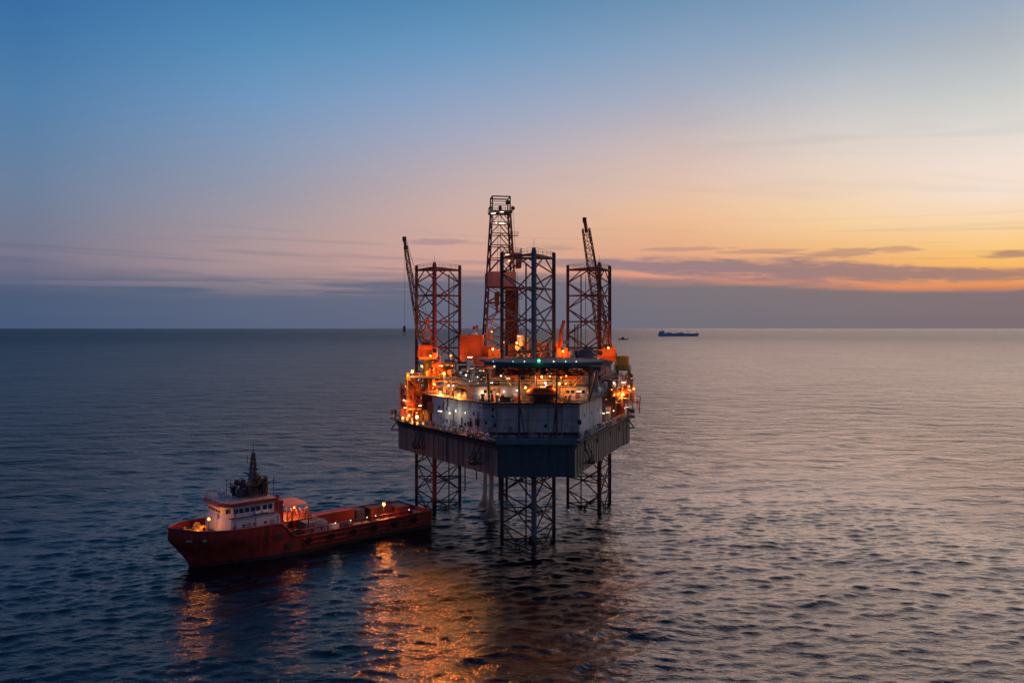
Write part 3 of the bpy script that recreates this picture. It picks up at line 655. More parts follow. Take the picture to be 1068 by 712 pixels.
# platforms with rails at the rear corners
def platform(x0, x1, py, Y, depth, m, posts=8.):
    a, b = at(x0, py, Y), at(x1, py, Y); q = MB().box(((a.x+b.x)/2, Y+depth/2, a.z), (b.x-a.x, depth, .25))
    q.rail([(a.x, Y+depth, a.z), (a.x, Y, a.z), (b.x, Y, a.z), (b.x, Y+depth, a.z)], 1.1, 1.2, .05)
    for x in (a.x+.2, b.x-.2): q.bar((x, Y+.2, a.z), (x, Y+.2, a.z-posts), .2); q.bar((x, Y+depth, a.z), (x, Y+.2, a.z-posts), .14)
    q.bar((a.x+.2, Y+.2, a.z-posts*.5), (b.x-.2, Y+.2, a.z), .12); q.bar((b.x-.2, Y+.2, a.z-posts*.5), (a.x+.2, Y+.2, a.z), .12)
    q.build('platform', m, RIG)
for q in ((424, 444, 394, 184, 5, yellow, 8), (446, 470, 397, 180, 5, yellow, 6), (420, 440, 409, 188, 4, oxide, 4), (417, 433, 424, 189, 4, maroon, 1.5),
          (643, 658, 386, 187, 5, dark, 7), (640, 659, 401, 188, 5, grey, 5), (632, 661, 418, 189, 6, maroon, 2), (446, 458, 376, 186, 4, orange, 4),
          (506, 532, 394, 158, 3, orange, 1.2), (584, 606, 393, 158.5, 3, orange, 1.5), (470, 506, 404, 166.5, 4, grey, 1.2), (622, 640, 410, 177, 4, oxide, 3), (596, 622, 384, 176, 4, yellow, 2.4)): platform(*q)
# pipework, pumps and lockers seen between the decks
zones = [((421, 444), (392, 428), (184, 191), 26, (orange, oxide, maroon, yellow)), ((446, 470), (380, 410), (176, 186), 22, (orange, oxide, yellow)),
         ((470, 506), (378, 402), (168, 182), 34, (grey, cream, dark, deck_m, yellow, white)), ((506, 540), (384, 402), (158, 168), 20, (oxide, orange, maroon, cream)),
         ((546, 586), (384, 398), (158, 168), 26, (orange, oxide, yellow, cream, dark)), ((586, 624), (380, 396), (162, 178), 24, (grey, orange, yellow, dark)),
         ((614, 640), (396, 418), (168, 182), 26, (grey, white, cream, oxide)), ((640, 660), (388, 424), (184, 191), 22, (oxide, maroon, grey, dark)),
         ((540, 600), (356, 374), (178, 190), 20, (orange, oxide, cream)), ((600, 626), (366, 380), (176, 188), 14, (navy, dark, grey))]
for (x0, x1), (y0, y1), (Y0, Y1), n, ms in zones:
    for i in range(n):
        px, py, Yq = random.uniform(x0, x1), random.uniform(y0, y1), random.uniform(Y0, Y1); p = at(px, py, Yq); m = random.choice(ms); q = MB(); k = random.random()
        if k < .36:
            L1, L2 = random.uniform(1.5, 4.5), random.uniform(.8, 3); nm = 'pipe'; q.tube([p, p+V(L1, 0, 0), p+V(L1, random.uniform(-1, 1), -L2)], random.uniform(.09, .2))
        elif k < .56: nm = 'vent_pipe'; q.tube([p+V(.3, -.3, 0), p, p+V(0, 0, -random.uniform(1.5, 4))], random.uniform(.1, .26))
        elif k < .84:
            nm = 'deck_locker'; s_ = (random.uniform(.5, 1.6), random.uniform(.5, 1.4), random.uniform(.5, 1.5)); q.box(p, s_); q.box(p+V(0, 0, s_[2]/2+.05), (s_[0]*1.1, s_[1]*1.1, .1)); q.tube([p+V(s_[0]*.4, 0, 0), p+V(s_[0]*.4, 0, -2.)], .08)
        else: nm = 'pressure_vessel'; q.lathe(p, [(0, -.7), (.45, -.6), (.5, .4), (.25, .8), (0, .8)], 10)
        q.build(nm, m, RIG)
# long pipes and cable trays running along the accommodation roof edge
lp = MB()
for k in range(4): lp.cyl((-6.5, 156.4-.0+.3*k, 30.25), (14, 156.4+.3*k, 30.25), .11, n=6)
lp.build('pipe_run', cream, RIG)
tr = MB()
for k in range(5): a, b = at(545+k*6, 372, 181), at(556+k*5.5, 355, 181); (tr.bar(a, b, .35) if k % 2 else tr.bar(V(b.x, a.y, a.z), V(a.x, b.y, b.z), .35))
for k in range(3): a, b = at(526, 391-3*k, 157.5), at(541, 398-1.5*k, 157.5); tr.bar(a, b, .28)
tr.build('pipe_brace', orange, RIG)
mast = MB()
for px, y0, y1, Y in ((601, 338, 375, 190), (474, 372, 398, 176), (506, 365, 382, 178), (512, 340, 372, 189), (627, 372, 392, 180), (655, 372, 400, 192), (487, 366, 384, 178)):
    a, b = at(px, y1, Y), at(px, y0, Y); mast.truss(a, b, .8, .8, 10, .07, up=V(0, 1, 0)) if y1-y0 > 30 else mast.bar(a, b, .14)
mast.build('antenna_mast', oxide, RIG)
for i in range(34):
    x = random.uniform(-6.2, 13.2)
    if 1.6 < x < 9.2 and i % 3: continue
    y = random.uniform(154.2, 157.4); k = random.random(); m = random.choice((grey, cream, oxide, orange, dark, yellow))
    if k < .45: MB().box((x, y, 30.0+.5), (random.uniform(.5, 1.5), .6, random.uniform(.7, 1.3))).build('deck_locker', m, RIG)
    elif k < .75: MB().lathe((x, y, 30.), [(0, 0), (.3, 0), (.3, 1.1), (.45, 1.2), (.3, 1.5), (0, 1.5)], 10).build('vent_head', m, RIG)
    else: MB().tube([V(x, y, 30), V(x, y, 32.2), V(x+.8, y, 32.6)], .1).build('pipe', m, RIG)
for x0, z0, Yw in ((-7.3, 30.0, 158.36), (-3.0, 30, 158.36), (-1.0, 30, 158.36), (10.2, 30, 158.16), (13.2, 30, 158.16), (11.8, 33.1, 160.46)):
    MB().box((x0, Yw, z0+1.0), (.85, .1, 1.9)).build('door', random.choice((oxide, grey)), RIG)
for x0, z0, Yw in ((-5.4, 31.8, 158.36), (-4.2, 31.8, 158.36), (-2.0, 31.8, 158.36), (11.2, 31.8, 158.16), (12.2, 31.8, 158.16), (14.3, 31.8, 158.16), (13.8, 34.9, 160.46)):
    MB().box((x0, Yw, z0), (.6, .1, .6)).build('window', glass, RIG)
for px, y0, y1, Y, m in ((421, 398, 432, 189, oxide), (428, 393, 430, 187.5, orange), (437, 404, 436, 184.5, oxide), (452, 384, 412, 181, orange), (468, 392, 414, 174, grey), (645, 388, 420, 187, grey), (656, 390, 420, 190, oxide), (634, 396, 424, 181, oxide), (625, 382, 410, 176, grey)):
    a, b = at(px, y1, Y), at(px, y0, Y); q = MB().truss(a, b, 1.5, 1.5, 4, .1, up=V(0, 1, 0))
    for k in range(1, 4): c_ = a.lerp(b, k/4); q.box(c_, (2.2, 1.8, .12)); q.rail([c_+V(-1.1, -.9, 0), c_+V(1.1, -.9, 0)], 1., .8, .04)
    q.build('access_tower', m, RIG)
# triangular brackets at the stern corners and the anchor racks on the sides
tb_ = MB()
for (bx, by_), s_ in (((-27.5, 191), -1), ((28.3, 194), 1)):
    a, b, c = V(bx, by_, ZD-.3), V(bx+s_*1.9, by_, ZD-2.9), V(bx, by_, ZD-2.9)
    tb_.bar(a, b, .3); tb_.bar(b, c, .3); tb_.bar(c, a, .2); tb_.box(V(bx+s_*.9, by_, ZD-.2), (2, 2.4, .3)); tb_.box(V(bx+s_*1.2, by_, ZD+1.3), (1.2, 1.6, 1.0))
tb_.build('corner_bracket', dark, RIG)
for (Yq, sd) in ((156.5, 1), (155.5, -1), (176, -1)):
    x = hx(Yq, sd); e = V(38, 14*0+0, 0); nrm = V(.94, -.35, 0) if sd > 0 else V(-.83, -.56, 0); tang = V(.35, .94, 0) if sd > 0 else V(.56, -.83, 0)
    b0 = V(x, Yq, ZD-.6)+nrm*.1; q = MB()
    for k in (-1.2, 1.2):
        q.bar(b0+tang*k, b0+tang*k*.6+nrm*1.9+V(0, 0, -4.2), .22); q.bar(b0+tang*k+V(0, 0, -4.4), b0+tang*k*.6+nrm*1.9+V(0, 0, -4.2), .22); q.bar(b0+tang*k+V(0, 0, -2), b0+tang*k*.7+nrm*.9+V(0, 0, -4.2), .15)
    ar = q.build('anchor_rack', dark, RIG)
    an = MB(); c0 = b0+nrm*1.5+V(0, 0, -4.3); an.bar(c0+V(0, 0, 2.4), c0, .25); an.bar(c0-tang*1.7+V(0, 0, .3), c0+tang*1.7+V(0, 0, .3), .5); an.box(c0+V(0, 0, .1), (1.2, .8, .7)); an.bar(c0+tang*1.6, c0+tang*1.2+V(0, 0, 1.2), .3); an.bar(c0-tang*1.6, c0-tang*1.2+V(0, 0, 1.2), .3)
    ar['frame'] = 'world'; ar['origin'] = (0, 0, 0); an.build('anchor', dark, ar)
# preload lines and conductors below the hull
cd = MB()
for x in (-6.9, -5.2, -3.2, -1.4): cd.cyl((x, 206, 20), (x, 206, -4), .35, n=8)
cd.box((-3, 206, 9), (9, 5, .5)); cd.rail([(-7.5, 203.5, 9.2), (1.5, 203.5, 9.2)], 1.1, 1.5, .05); cd.build('conductor_pipe', oxide_d, RIG)
cs = MB()
for px, y1 in ((478.5, 527), (497, 500), (485, 512)): p = at(px, 480, 196); cs.cyl((p.x, 196, 17), (p.x, 196, at(px, y1, 196).z), .16, n=6)
cs.build('hanging_hose', dark, RIG)
bl = MB()
for k in range(9): bl.box((0+k*1.6, 158+k % 3, 15.9), (1.2, .9, .7))
bl.tube([(-1, 156, 15.7), (13, 156, 15.7)], .25); bl.build('bottom_fitting', grey, RIG)

# lamps
def lamp(px, py, Y, kind, power, size=.3, parent=RIG, light=True):
    p = at(px, py, Y)
    col = {'o': (1., .27, .035), 'w': (1., .84, .62), 'g': (.1, 1, .4), 't': (.3, 1, .9)}[kind]; m = {'o': L_OR, 'w': L_WH, 'g': L_GR, 't': L_TL}[kind]
    hs = MB().box(p+V(0, size*1.3, size*.5), (size*2.2, size*1.2, size*1.8)).bar(p+V(0, size*1.3, 0), p+V(0, size*1.3, -1.6), .1)
    h = hs.build('floodlight' if power else 'deck_lamp', dark, parent)
    h['frame'] = 'world'; h['origin'] = (0, 0, 0)
    size *= random.uniform(.65, 1.15)
    if kind == 'w' and random.random() < .5: MB().box(p, (size*5.5, size*.5, size*.7), random.uniform(-.6, .6)).build('lens', m, h)
    else: MB().sphere(p, size, 8).build('lens', m, h, smooth=True)
    if light and power: point(p+V(0, -.7-size, -.1)-RIG.location, col, power, RIG, .3)
FLOOD = 13500.
OR, WH = 1000., 110.
for px, py, Y, k in ((430, 387.5, 180, 2.6), (463, 389.5, 176, 2.6), (426.5, 433.2, 185.6, 1.6), (435, 434.5, 180.6, 1.8), (459.5, 410.5, 172.4, 2.2), (478.5, 412.3, 163.4, 2.8), (590, 400, 156.6, .55), (519, 411, 156.6, .45),
                     (565, 393, 157.5, .8), (583.5, 400, 156.0, .8), (634.5, 363, 180.4, .9), (650, 411, 186, 1.2), (661, 405.3, 189, .5), (514, 364, 184, 1.2), (539, 357.5, 184, 1.0),
                     (449, 371, 180.4, .6), (425.5, 391.5, 184, .6), (440, 382, 181, .7), (453, 400.5, 178, .8), (556, 372, 180, .8), (525, 357, 186, .7), (640, 414.5, 184, .8), (570, 386, 160, .7), (587, 366, 172, .7), (513, 346, 194, .8), (548, 404, 155.8, .6)):
    lamp(px, py, Y, 'o', OR*k, min(.34, .17+.09*k))
for px, py, Y in ((430, 387.5, 179), (463, 389.5, 175), (426.5, 433.2, 184.6), (435, 434.5, 179.6), (459.5, 410.5, 171.4), (476., 412.3, 163.4)):
    l = bpy.data.lights.new('flood_light', 'SPOT'); l.color = (1., .27, .035); l.energy = FLOOD; l.spot_size = R_(115); l.spot_blend = .5; l.shadow_soft_size = .4
    o = bpy.data.objects.new('flood_light', l); COL.objects.link(o); o.parent = RIG; p = at(px, py, Y); o.location = p+V(0, -1.2, 0)-RIG.location
    o.rotation_euler = V(.3, .8, .5).to_track_quat('Z', 'Y').to_euler()
for q in ((470, 371, 189.5), (606, 372, 189.5), (449, 402, 186), (628, 398, 187)): point(at(*q)-RIG.location, (1., .27, .035), 1700, RIG, .3); lamp(q[0], q[1], q[2], 'o', 0, .22)
for i in range(84):
    z = random.choice(((420, 444, 392, 436, 184, 190), (446, 482, 380, 412, 172, 184), (600, 640, 384, 428, 168, 184), (636, 660, 392, 428, 184, 192), (484, 540, 384, 400, 160, 176), (546, 600, 384, 398, 157, 165)))
    lamp(random.uniform(*z[:2]), random.uniform(*z[2:4]), random.uniform(*z[4:]), random.choice('oow'), 0, random.uniform(.09, .17))
for px, py, Y, k in ((490, 372.5, 187, 1.1), (541.5, 350.5, 183, .5), (515.5, 381.5, 152.4, .9), (522.5, 391.5, 155.5, .8), (530, 394.5, 155.7, .5), (525.5, 408, 157.6, .6), (537.5, 407, 157.6, .5), (488.5, 408.5, 163.4, .8), (503, 409.5, 158.6, .8),
                     (604, 408, 157.4, .6), (615, 409.5, 163, .5), (423.5, 402.8, 187, .6), (424, 418, 187, .6), (438.5, 422.8, 180, .7), (422.5, 425, 187.2, .5), (459, 428.6, 166.6, .8), (469, 430.5, 163.2, .8),
                     (629, 431, 176.8, .7), (634, 430, 178.4, .5), (640, 428.3, 181, .6), (640, 399.5, 182, .7), (651, 398.6, 185, .7), (468, 402, 171, .7), (473, 402, 170, .6), (608, 381.3, 166, .8), (569, 399.3, 156.4, .9),
                     (486, 391, 168, .6), (498, 393, 167.5, .5), (481, 387.5, 171, .4), (620, 404, 174.6, .5), (512, 399, 157, .4), (624, 374, 176, .5)):
    lamp(px, py, Y, 'w', WH*k, .13+.1*k)
for px, py, Y, k in ((514.5, 222.6, 197, .8), (523.5, 221.2, 197, .8), (517.5, 232.5, 197, 1.), (523.5, 233, 197, 1.), (529, 265.5, 195.6, .7)): lamp(px, py, Y, 'w', 70*k, .26)
lamp(531, 272, 195.4, 'o', 350, .25)
for px, k in ((547, 'w'), (577.5, 'w'), (601, 'w'), (590, 't'), (514.5, 't'), (535, 't')): lamp(px, 376.8, 132.9 if 545 < px < 592 else 134.6, k, 0, .15, HD)
lamp(562, 376, 132.8, 'g', 25, .26, HD)

# ------------------------------------------------------------------ lifeboats
def lifeboat(name, label, loc, rz, L=7.6, group=None):
    root = thing(name, label, 'lifeboat', loc, rz, group); n = 16; k = 12
    hb = MB(); ps = []; 
    for i in range(n+1):
        u = -1+2*i/n; w_ = 1.35*(1-abs(u)**3.2)+.04; d = 1.15*(1-abs(u)**4)+.05
        for j in range(k+1):
            a = PI*j/k; ps.append((u*L/2, -w_*math.cos(a), -d*math.sin(a)**.75+abs(u)**3*.35))
    fs = [(i*(k+1)+j, i*(k+1)+j+1, (i+1)*(k+1)+j+1, (i+1)*(k+1)+j) for i in range(n) for j in range(k)]
    hb.add(ps, fs); hb.build('hull', maroon if not group else oxide, root, (0, 0, 1.3), True)
    cb = MB(); ps = []
    for i in range(n+1):
        u = -1+2*i/n; w_ = 1.33*(1-abs(u)**3.2)+.05; d = 1.45*(1-abs(u)**3.5)+.08
        for j in range(k+1):
            a = PI*j/k; ps.append((u*L/2, -w_*math.cos(a), d*math.sin(a)**.6+abs(u)**3*.35))
    cb.add(ps, fs); cb.build('canopy', lb_orange, root, (0, 0, 1.32), True)
    MB().box((L*.2, 0, 2.75), (1.3, 1.3, .7)).build('conning_hatch', lb_orange, root, (0, 0, 0))
    wd = MB()
    for u in (-.45, -.2, .05, .3): wd.box((u*L/2, 0, 2.05), (.45, 2.62, .3))
    wd.build('window', glass, root, (0, 0, 0)); return root
c = at(565.5, 413.5, 155.8)
lifeboat('lifeboat', 'orange lifeboat with dark keel lying across the bow under the helideck', (c.x, 155.6-.6, 30.25), 0., 6.4)
cr_ = MB()
for dx in (-2.2, 2.2): cr_.bar((c.x+dx, 154.1, 30), (c.x+dx, 156.1, 31.2), .3); cr_.bar((c.x+dx, 156.1, 30), (c.x+dx, 156.1, 33.6), .3); cr_.bar((c.x+dx, 156.1, 33.6), (c.x+dx, 154.9, 33.8), .25)
cr_.build('boat_cradle', oxide, RIG)
c = at(641, 419, 186.); lifeboat('lifeboat', 'orange lifeboat on the corner platform, inner one of two', (c.x, 186.8, c.z+.35), R_(70), 6.4)
c = at(652, 417, 188.); lifeboat('lifeboat', 'orange lifeboat on the corner platform, outer one of two by the edge', (c.x, 189.2, c.z+.2), R_(70), 6.4)

# flag on the derrick side
fo = thing('flag', 'small red flag on a short pole above the orange windwall house', 'flag', at(498.5, 349, 190.5))
MB().bar((0, 0, 0), (0, 0, 2.4), .07).build('flag_pole', dark, fo, (0, 0, 0))
ps = []
for i in range(7):
    for j in range(2): ps.append((-.0-1.3*i/6, .12*math.sin(i*1.3), 2.35-.8*j-.1*i/6*j-.05*i))
MB().add(ps, [(2*i, 2*i+1, 2*i+3, 2*i+2) for i in range(6)]).build('flag_cloth', cont_red, fo, (0, 0, 0))

# ------------------------------------------------------------------ water falling from the hull
def mist(name, dens):
    fm = bpy.data.materials.new(name); fm.use_nodes = True; t = NT(fm.node_tree); t.n.remove(t.n['Principled BSDF'])
    pv = t.new('ShaderNodeVolumePrincipled'); pv.inputs['Color'].default_value = (.95, .93, .92, 1)
    v = t.mapping(t.new('ShaderNodeTexCoord').outputs['Object'], (1.8, 1.8, .22)); t.put(pv.inputs['Density'], t.mr(t.noise(v, 1.6, 4, .6, .5), .35, .7, dens*.15, dens*1.6))
    t.l.new(pv.outputs[0], t.n['Material Output'].inputs['Volume']); return fm
fm, fm2 = mist('falling_spray', 1.9), mist('falling_core', 3.5)
foam = bpy.data.materials.new('sea_foam'); foam.use_nodes = True; t = NT(foam.node_tree); b = t.n['Principled BSDF']
b.inputs['Base Color'].default_value = (.55, .55, .57, 1); b.inputs['Roughness'].default_value = .8
oc = t.new('ShaderNodeTexCoord').outputs['Object']; ln = t.new('ShaderNodeVectorMath', operation='LENGTH'); t.put(ln.inputs[0], t.mapping(oc, (1/4.5, 1/3.4, 0)))
t.put(b.inputs['Alpha'], t.m('MULTIPLY', t.mr(ln.outputs['Value'], 1., .1), t.mr(t.noise(oc, .9, 6, .7, .8), .4, .62, 0., .85)))
for px, py, lab in ((512, 540, 'pale stream of water falling from the hull, nearer and stronger one'), (505.5, 529, 'pale stream of water falling from the hull, thinner one farther back')):
    Yq = F*CAM_H/(py-HY); p = at(px, py, Yq); k = 1. if py > 535 else .8
    o = thing('falling_water', lab, 'falling water', (p.x, Yq, 0))
    MB().lathe((0, 0, 0), [(0, .4), (2.3*k, .4), (1.2*k, 1.6), (.62*k, 4), (.5*k, 9), (.45*k, 16.15), (0, 16.15)], 16).build('stream', fm, o, (0, 0, 0), True)
    MB().lathe((0, 0, 0), [(0, .6), (.5*k, .6), (.36*k, 4), (.24*k, 16.1), (0, 16.1)], 12).build('core', fm2, o, (0, 0, 0), True)
    g = MB(); n = 20; ps = []
    for j in range(n+1):
        for i in range(n+1): x_, y_ = -4.5+9*i/n, -3.4+6.8*j/n; ps.append((x_, y_, .42+.1*math.sin(x_*1.7+y_)+.08*math.cos(y_*2.3-x_*.6)))
    g.add(ps, [(j*(n+1)+i, j*(n+1)+i+1, (j+1)*(n+1)+i+1, (j+1)*(n+1)+i) for j in range(n) for i in range(n)]); g.build('foam', foam, o, (0, 0, 0), True)

fs_ = MB()
def foam_ring(cx, cy, r0, r1, n=18):
    ps = []
    for i in range(n):
        a = 2*PI*i/n; k = random.uniform(.75, 1.25)
        ps += [(cx+r0*math.cos(a), cy+r0*math.sin(a), .34), (cx+r1*k*math.cos(a), cy+r1*k*math.sin(a)*1.1, .26)]
    fs_.add(ps, [(2*i, 2*i+1, 2*((i+1) % n)+1, 2*((i+1) % n)) for i in range(n)])
for cx, cy, th in ((-18.8, 197, 0), (20.1, 197, R_(9.8)), (3.7, 162.5, R_(5.9))):
    for i in range(3): foam_ring(cx+6.35*math.sin(th+2*PI*i/3), cy-6.35*math.cos(th+2*PI*i/3), .35, 1.5)
fo2 = bpy.data.materials.new('leg_foam'); fo2.use_nodes = True; t = NT(fo2.node_tree); b = t.n['Principled BSDF']; b.inputs['Base Color'].default_value = (.5, .5, .52, 1); b.inputs['Roughness'].default_value = .8
t.put(b.inputs['Alpha'], t.mr(t.noise(t.new('ShaderNodeTexCoord').outputs['Object'], 1.8, 5, .7, .6), .48, .72, 0., .55))
tag(fs_.build('sea_foam', fo2), kind='stuff')
# ------------------------------------------------------------------ supply vessel
HDG = math.atan2(-.66, -.751)
SV = thing('supply_vessel', 'red offshore supply ship with white wheelhouse lying beside the rig', 'ship', (-24-.751*24.3, 179-.66*24.3, 0), HDG)
def SP_(u, y, z): return V(u-24.3, y, z)      # u metres from the stern waterline, y to port
def sm(a, b, x): q = min(max((x-a)/(b-a), 0), 1); return q*q*(3-2*q)
def deckz(u): return 3.7+.15*(1-min(max(u/10, 0), 1))+3.1*sm(30, 33.5, u)+1.0*max(0, (u-38)/14)**1.5
def half(u): return 6.5*(1-min(1, max(0, (u-40.5)/11.8))**2.9)
def wlh(u): return 6.3*(1-max(0, (u-29)/20.2)**2.2) if u < 49.2 else 0.
def hullw(u, z): f = min(1, max(z, 0)/min(deckz(u), 5.4))**1.25; h0 = max(wlh(u), .03); return h0+(max(half(u), .08)-h0)*f
stn = [-2.4, -1, 0, 3, 8, 14, 20, 25, 29, 30, 31, 32, 33, 34.5, 36, 38, 40, 42, 44, 45.5, 47, 48.3, 49.3, 50.2, 51., 51.6, 52.0, 52.25]
NV = 9; ps = []; 
def sect(u):
    d, h1, h0 = deckz(u), max(half(u), .08), max(wlh(u), .03)
    pts = []
    for j in range(NV+1):
        tq = j/NV; z = -2+(d+2)*tq
        fl = min(1, max(z, 0)/min(d, 5.4))**1.25
        y = h0+(h1-h0)*fl
        uu = u
        if u > 48.3: uu = 48.3+(u-48.3)*fl
        if z <= 0: y = h0*(1-.12*(-z/2)**2)
        if u < 0: z = max(z, -2+(-u)*1.2)
        pts.append(SP_(uu, y, z))
    return pts
secs = [sect(u) for u in stn]
hm = MB(); bt = MB()
for sd in (1, -1):
    o = [[V(p.x, p.y*sd, p.z) for p in s_] for s_ in secs]; flat = [p for s_ in o for p in s_]; fs = []
    for i in range(len(stn)-1):
        for j in range(NV):
            q = (i*(NV+1)+j, i*(NV+1)+j+1, (i+1)*(NV+1)+j+1, (i+1)*(NV+1)+j); fs.append(q if sd > 0 else q[::-1])
    hm.add(flat, fs)
# transom
tr_ = secs[0]; hm.add([V(p.x, p.y, p.z) for p in tr_]+[V(p.x, -p.y, p.z) for p in tr_], [(j, j+1, NV+1+j+1, NV+1+j) for j in range(NV)])
HU = hm.build('hull', ship_red, SV, (0, 0, 0), True)
rbm = MB()                                                        # dark boot topping band at the waterline
for sd in (1, -1):
    up = [V(p.x, 0, 0) for p in []]; rows = []
    for u in stn:
        h0 = max(wlh(u), .03); d = deckz(u); h1 = max(half(u), .08); row = []
        for z in (-.6, .55, .9):
            fl = min(1, max(z, 0)/min(d, 5.4))**1.25; uu = u if u <= 48.3 else 48.3+(u-48.3)*fl
            row.append(SP_(uu, sd*(h0+(h1-h0)*fl+.03), z))
        rows.append(row)
    rbm.add([p for r in rows for p in r], [((i*3+j), (i*3+j+1), ((i+1)*3+j+1), ((i+1)*3+j)) for i in range(len(stn)-1) for j in range(2)])
rbm.build('boot_topping', boot, HU, (0, 0, 0))
dk = MB()
for lo, hi, dz in ((-2.4, 31.5, -1.5), (31.5, 52., -1.05)):
    us = [u for u in np.linspace(lo, hi, 24)]; ps = []
    for u in us: z = deckz(u)+dz if lo > 0 else 2.2; h1 = max(hullw(u, z)-.15, .05); ps += [SP_(u if u < 48.3 else u-.25, h1, z), SP_(u if u < 48.3 else u-.25, -h1, z)]
    dk.add(ps, [(2*i, 2*i+1, 2*i+3, 2*i+2) for i in range(len(us)-1)])
dk.add([SP_(31.5, 6.4, 2), SP_(31.5, -6.4, 2), SP_(31.5, -6.4, 6.), SP_(31.5, 6.4, 6.)], [(0, 1, 2, 3)])
dk.build('deck', mat('ship_deck', (.13, .055, .045), .7, amount=.5, streak=False), SV, (0, 0, 0))
cap = MB()
for sd in (1, -1):
    for a, b in zip(stn, stn[1:]):
        pa, pb = SP_(a, sd*max(half(a), .08), deckz(a)+.05), SP_(b, sd*max(half(b), .08), deckz(b)+.05); cap.bar(pa, pb, .3)
    for u in np.arange(0, 30, 1.9): cap.box(SP_(u, sd*6.25, 3.0), (.16, .35, 1.5))
cap.build('bulwark_cap', ship_red, SV, (0, 0, 0))
rbl = MB()
for sd in (1, -1):
    for z_ in (1.9, 2.9): rbl.cyl(SP_(-1.5, sd*6.45, z_), SP_(28.5, sd*6.5, z_), .16, n=6)
rbl.build('rubbing_strake', ship_red, SV, (0, 0, 0))
for u in (2.5, 7.5, 12.5, 17.5, 22.5, 27.5):
    MB().lathe(SP_(u, 6.72, 2.6), [(.28, -.2), (.62, -.2), (.7, 0), (.62, .2), (.28, .2), (.28, -.2)], 14, 'Y').build('tyre_fender', rubber, SV, (0, 0, 0))
for u, z_ in ((33.5, 4.4), (31.5, 2.2), (30.2, 4.6)): MB().box(SP_(u, 6.42, z_), (1.2, .3, 1.0)).build('freeing_port', dark, SV, (0, 0, 0))
for u in (35, 36.2, 39.5, 40.7, 42.):
    y_ = hullw(u, 4.6); MB().cyl(SP_(u, y_-.1, 4.6), SP_(u, y_+.06, 4.6), .2, n=10).build('porthole', glass, SV, (0, 0, 0))
for u, L in ((49.6, 1.1), (47.4, .7)):
    y_ = hullw(u, 5.6); MB().box(SP_(u, y_+.02, 5.7), (L, .3, .3), -.5).build('hawse_plate', cream, SV, (0, 0, 0))
# superstructure
FD = 5.75
def tier(name, u0, u1, hw, z0, z1, m, rnd=1.2, rake=.4):
    poly = lambda r: [(u0-24.3, -hw), (u1-rnd-24.3-r, -hw), (u1-24.3-r, -hw+rnd*1.4), (u1-24.3-r, hw-rnd*1.4), (u1-rnd-24.3-r, hw), (u0-24.3, hw)]
    a, b = poly(0), poly(rake); ps = [(x, y, z0) for x, y in a]+[(x, y, z1) for x, y in b]; n = 6
    return MB().add(ps, [(i, (i+1) % n, n+(i+1) % n, n+i) for i in range(n)]+[tuple(range(n-1, -1, -1)), tuple(range(n, 2*n))]).build(name, m, SV, (0, 0, 0))
tier('deckhouse', 33.0, 44.2, 5.5, FD, 8.35, ship_white)
DH2 = tier('deckhouse', 33.5, 43.9, 5.3, 8.35, 9.0, ship_white)
BR = tier('wheelhouse', 34.2, 43.6, 5.5, 9.0, 11.2, ship_white, 1.5, -.3)
tier('wheelhouse_roof', 33.6, 44.6, 5.9, 11.2, 11.75, ship_red, 1.6, .2)
wz = 10.25
for u in (35., 36.1, 37.4, 38.5, 39.6, 40.7, 41.7):
    for sd in (1, -1): MB().box(SP_(u, sd*5.5, wz), (.8, .1, .85)).build('window', glass, BR, (0, 0, 0))
for y in (-2.4, -1.2, 0, 1.2, 2.4): MB().box(SP_(43.72, y, wz), (.1, .9, .85)).build('window', glass, BR, (0, 0, 0))
for sd in (1, -1): MB().box(SP_(42.95, sd*4.5, wz), (.1, .95, .85), sd*R_(-55) if sd > 0 else R_(55)).build('window', glass, BR, (0, 0, 0))
for u, z_ in ((36, 7.3), (38.2, 7.3), (40.2, 7.3), (42., 7.3)): MB().box(SP_(u, 5.5, z_), (.5, .08, .55)).build('porthole', glass, SV, (0, 0, 0))
MB().prism([(q.x, q.y) for q in (SP_(33.9, -5.6, 0), SP_(42.8, -5.6, 0), SP_(44.1, -3.4, 0), SP_(44.1, 3.4, 0), SP_(42.8, 5.6, 0), SP_(33.9, 5.6, 0))], 11.755, 11.83).build('roof_deck', grey, SV, (0, 0, 0))
rr = MB().rail([SP_(33.8, 5.8, 11.75), SP_(43, 5.8, 11.75), SP_(44.3, 3.4, 11.75), SP_(44.3, -3.4, 11.75), SP_(43, -5.8, 11.75), SP_(33.8, -5.8, 11.75)], 1., 1.3, .035)
rr.build('railing', grey, SV, (0, 0, 0))
bs = MB().box(SP_(36.3, 0, 12.3), (3.6, 5.6, 1.1)).box(SP_(36.2, .3, 13.2), (2.0, 2.6, 1.2)).box(SP_(38.8, 1.2, 12.6), (1.6, 1.8, 1.7))
for k in range(9): bs.box(SP_(random.uniform(34, 39), random.uniform(-3, 3), random.uniform(13.4, 14.6)), (.6, .6, random.uniform(.8, 1.6)))
for y in (-2.6, -1.9, 1.9, 2.6, 3.0): bs.cyl(SP_(34.8, y, 12.5), SP_(34.6, y, random.uniform(14.6, 16)), .22, n=8)
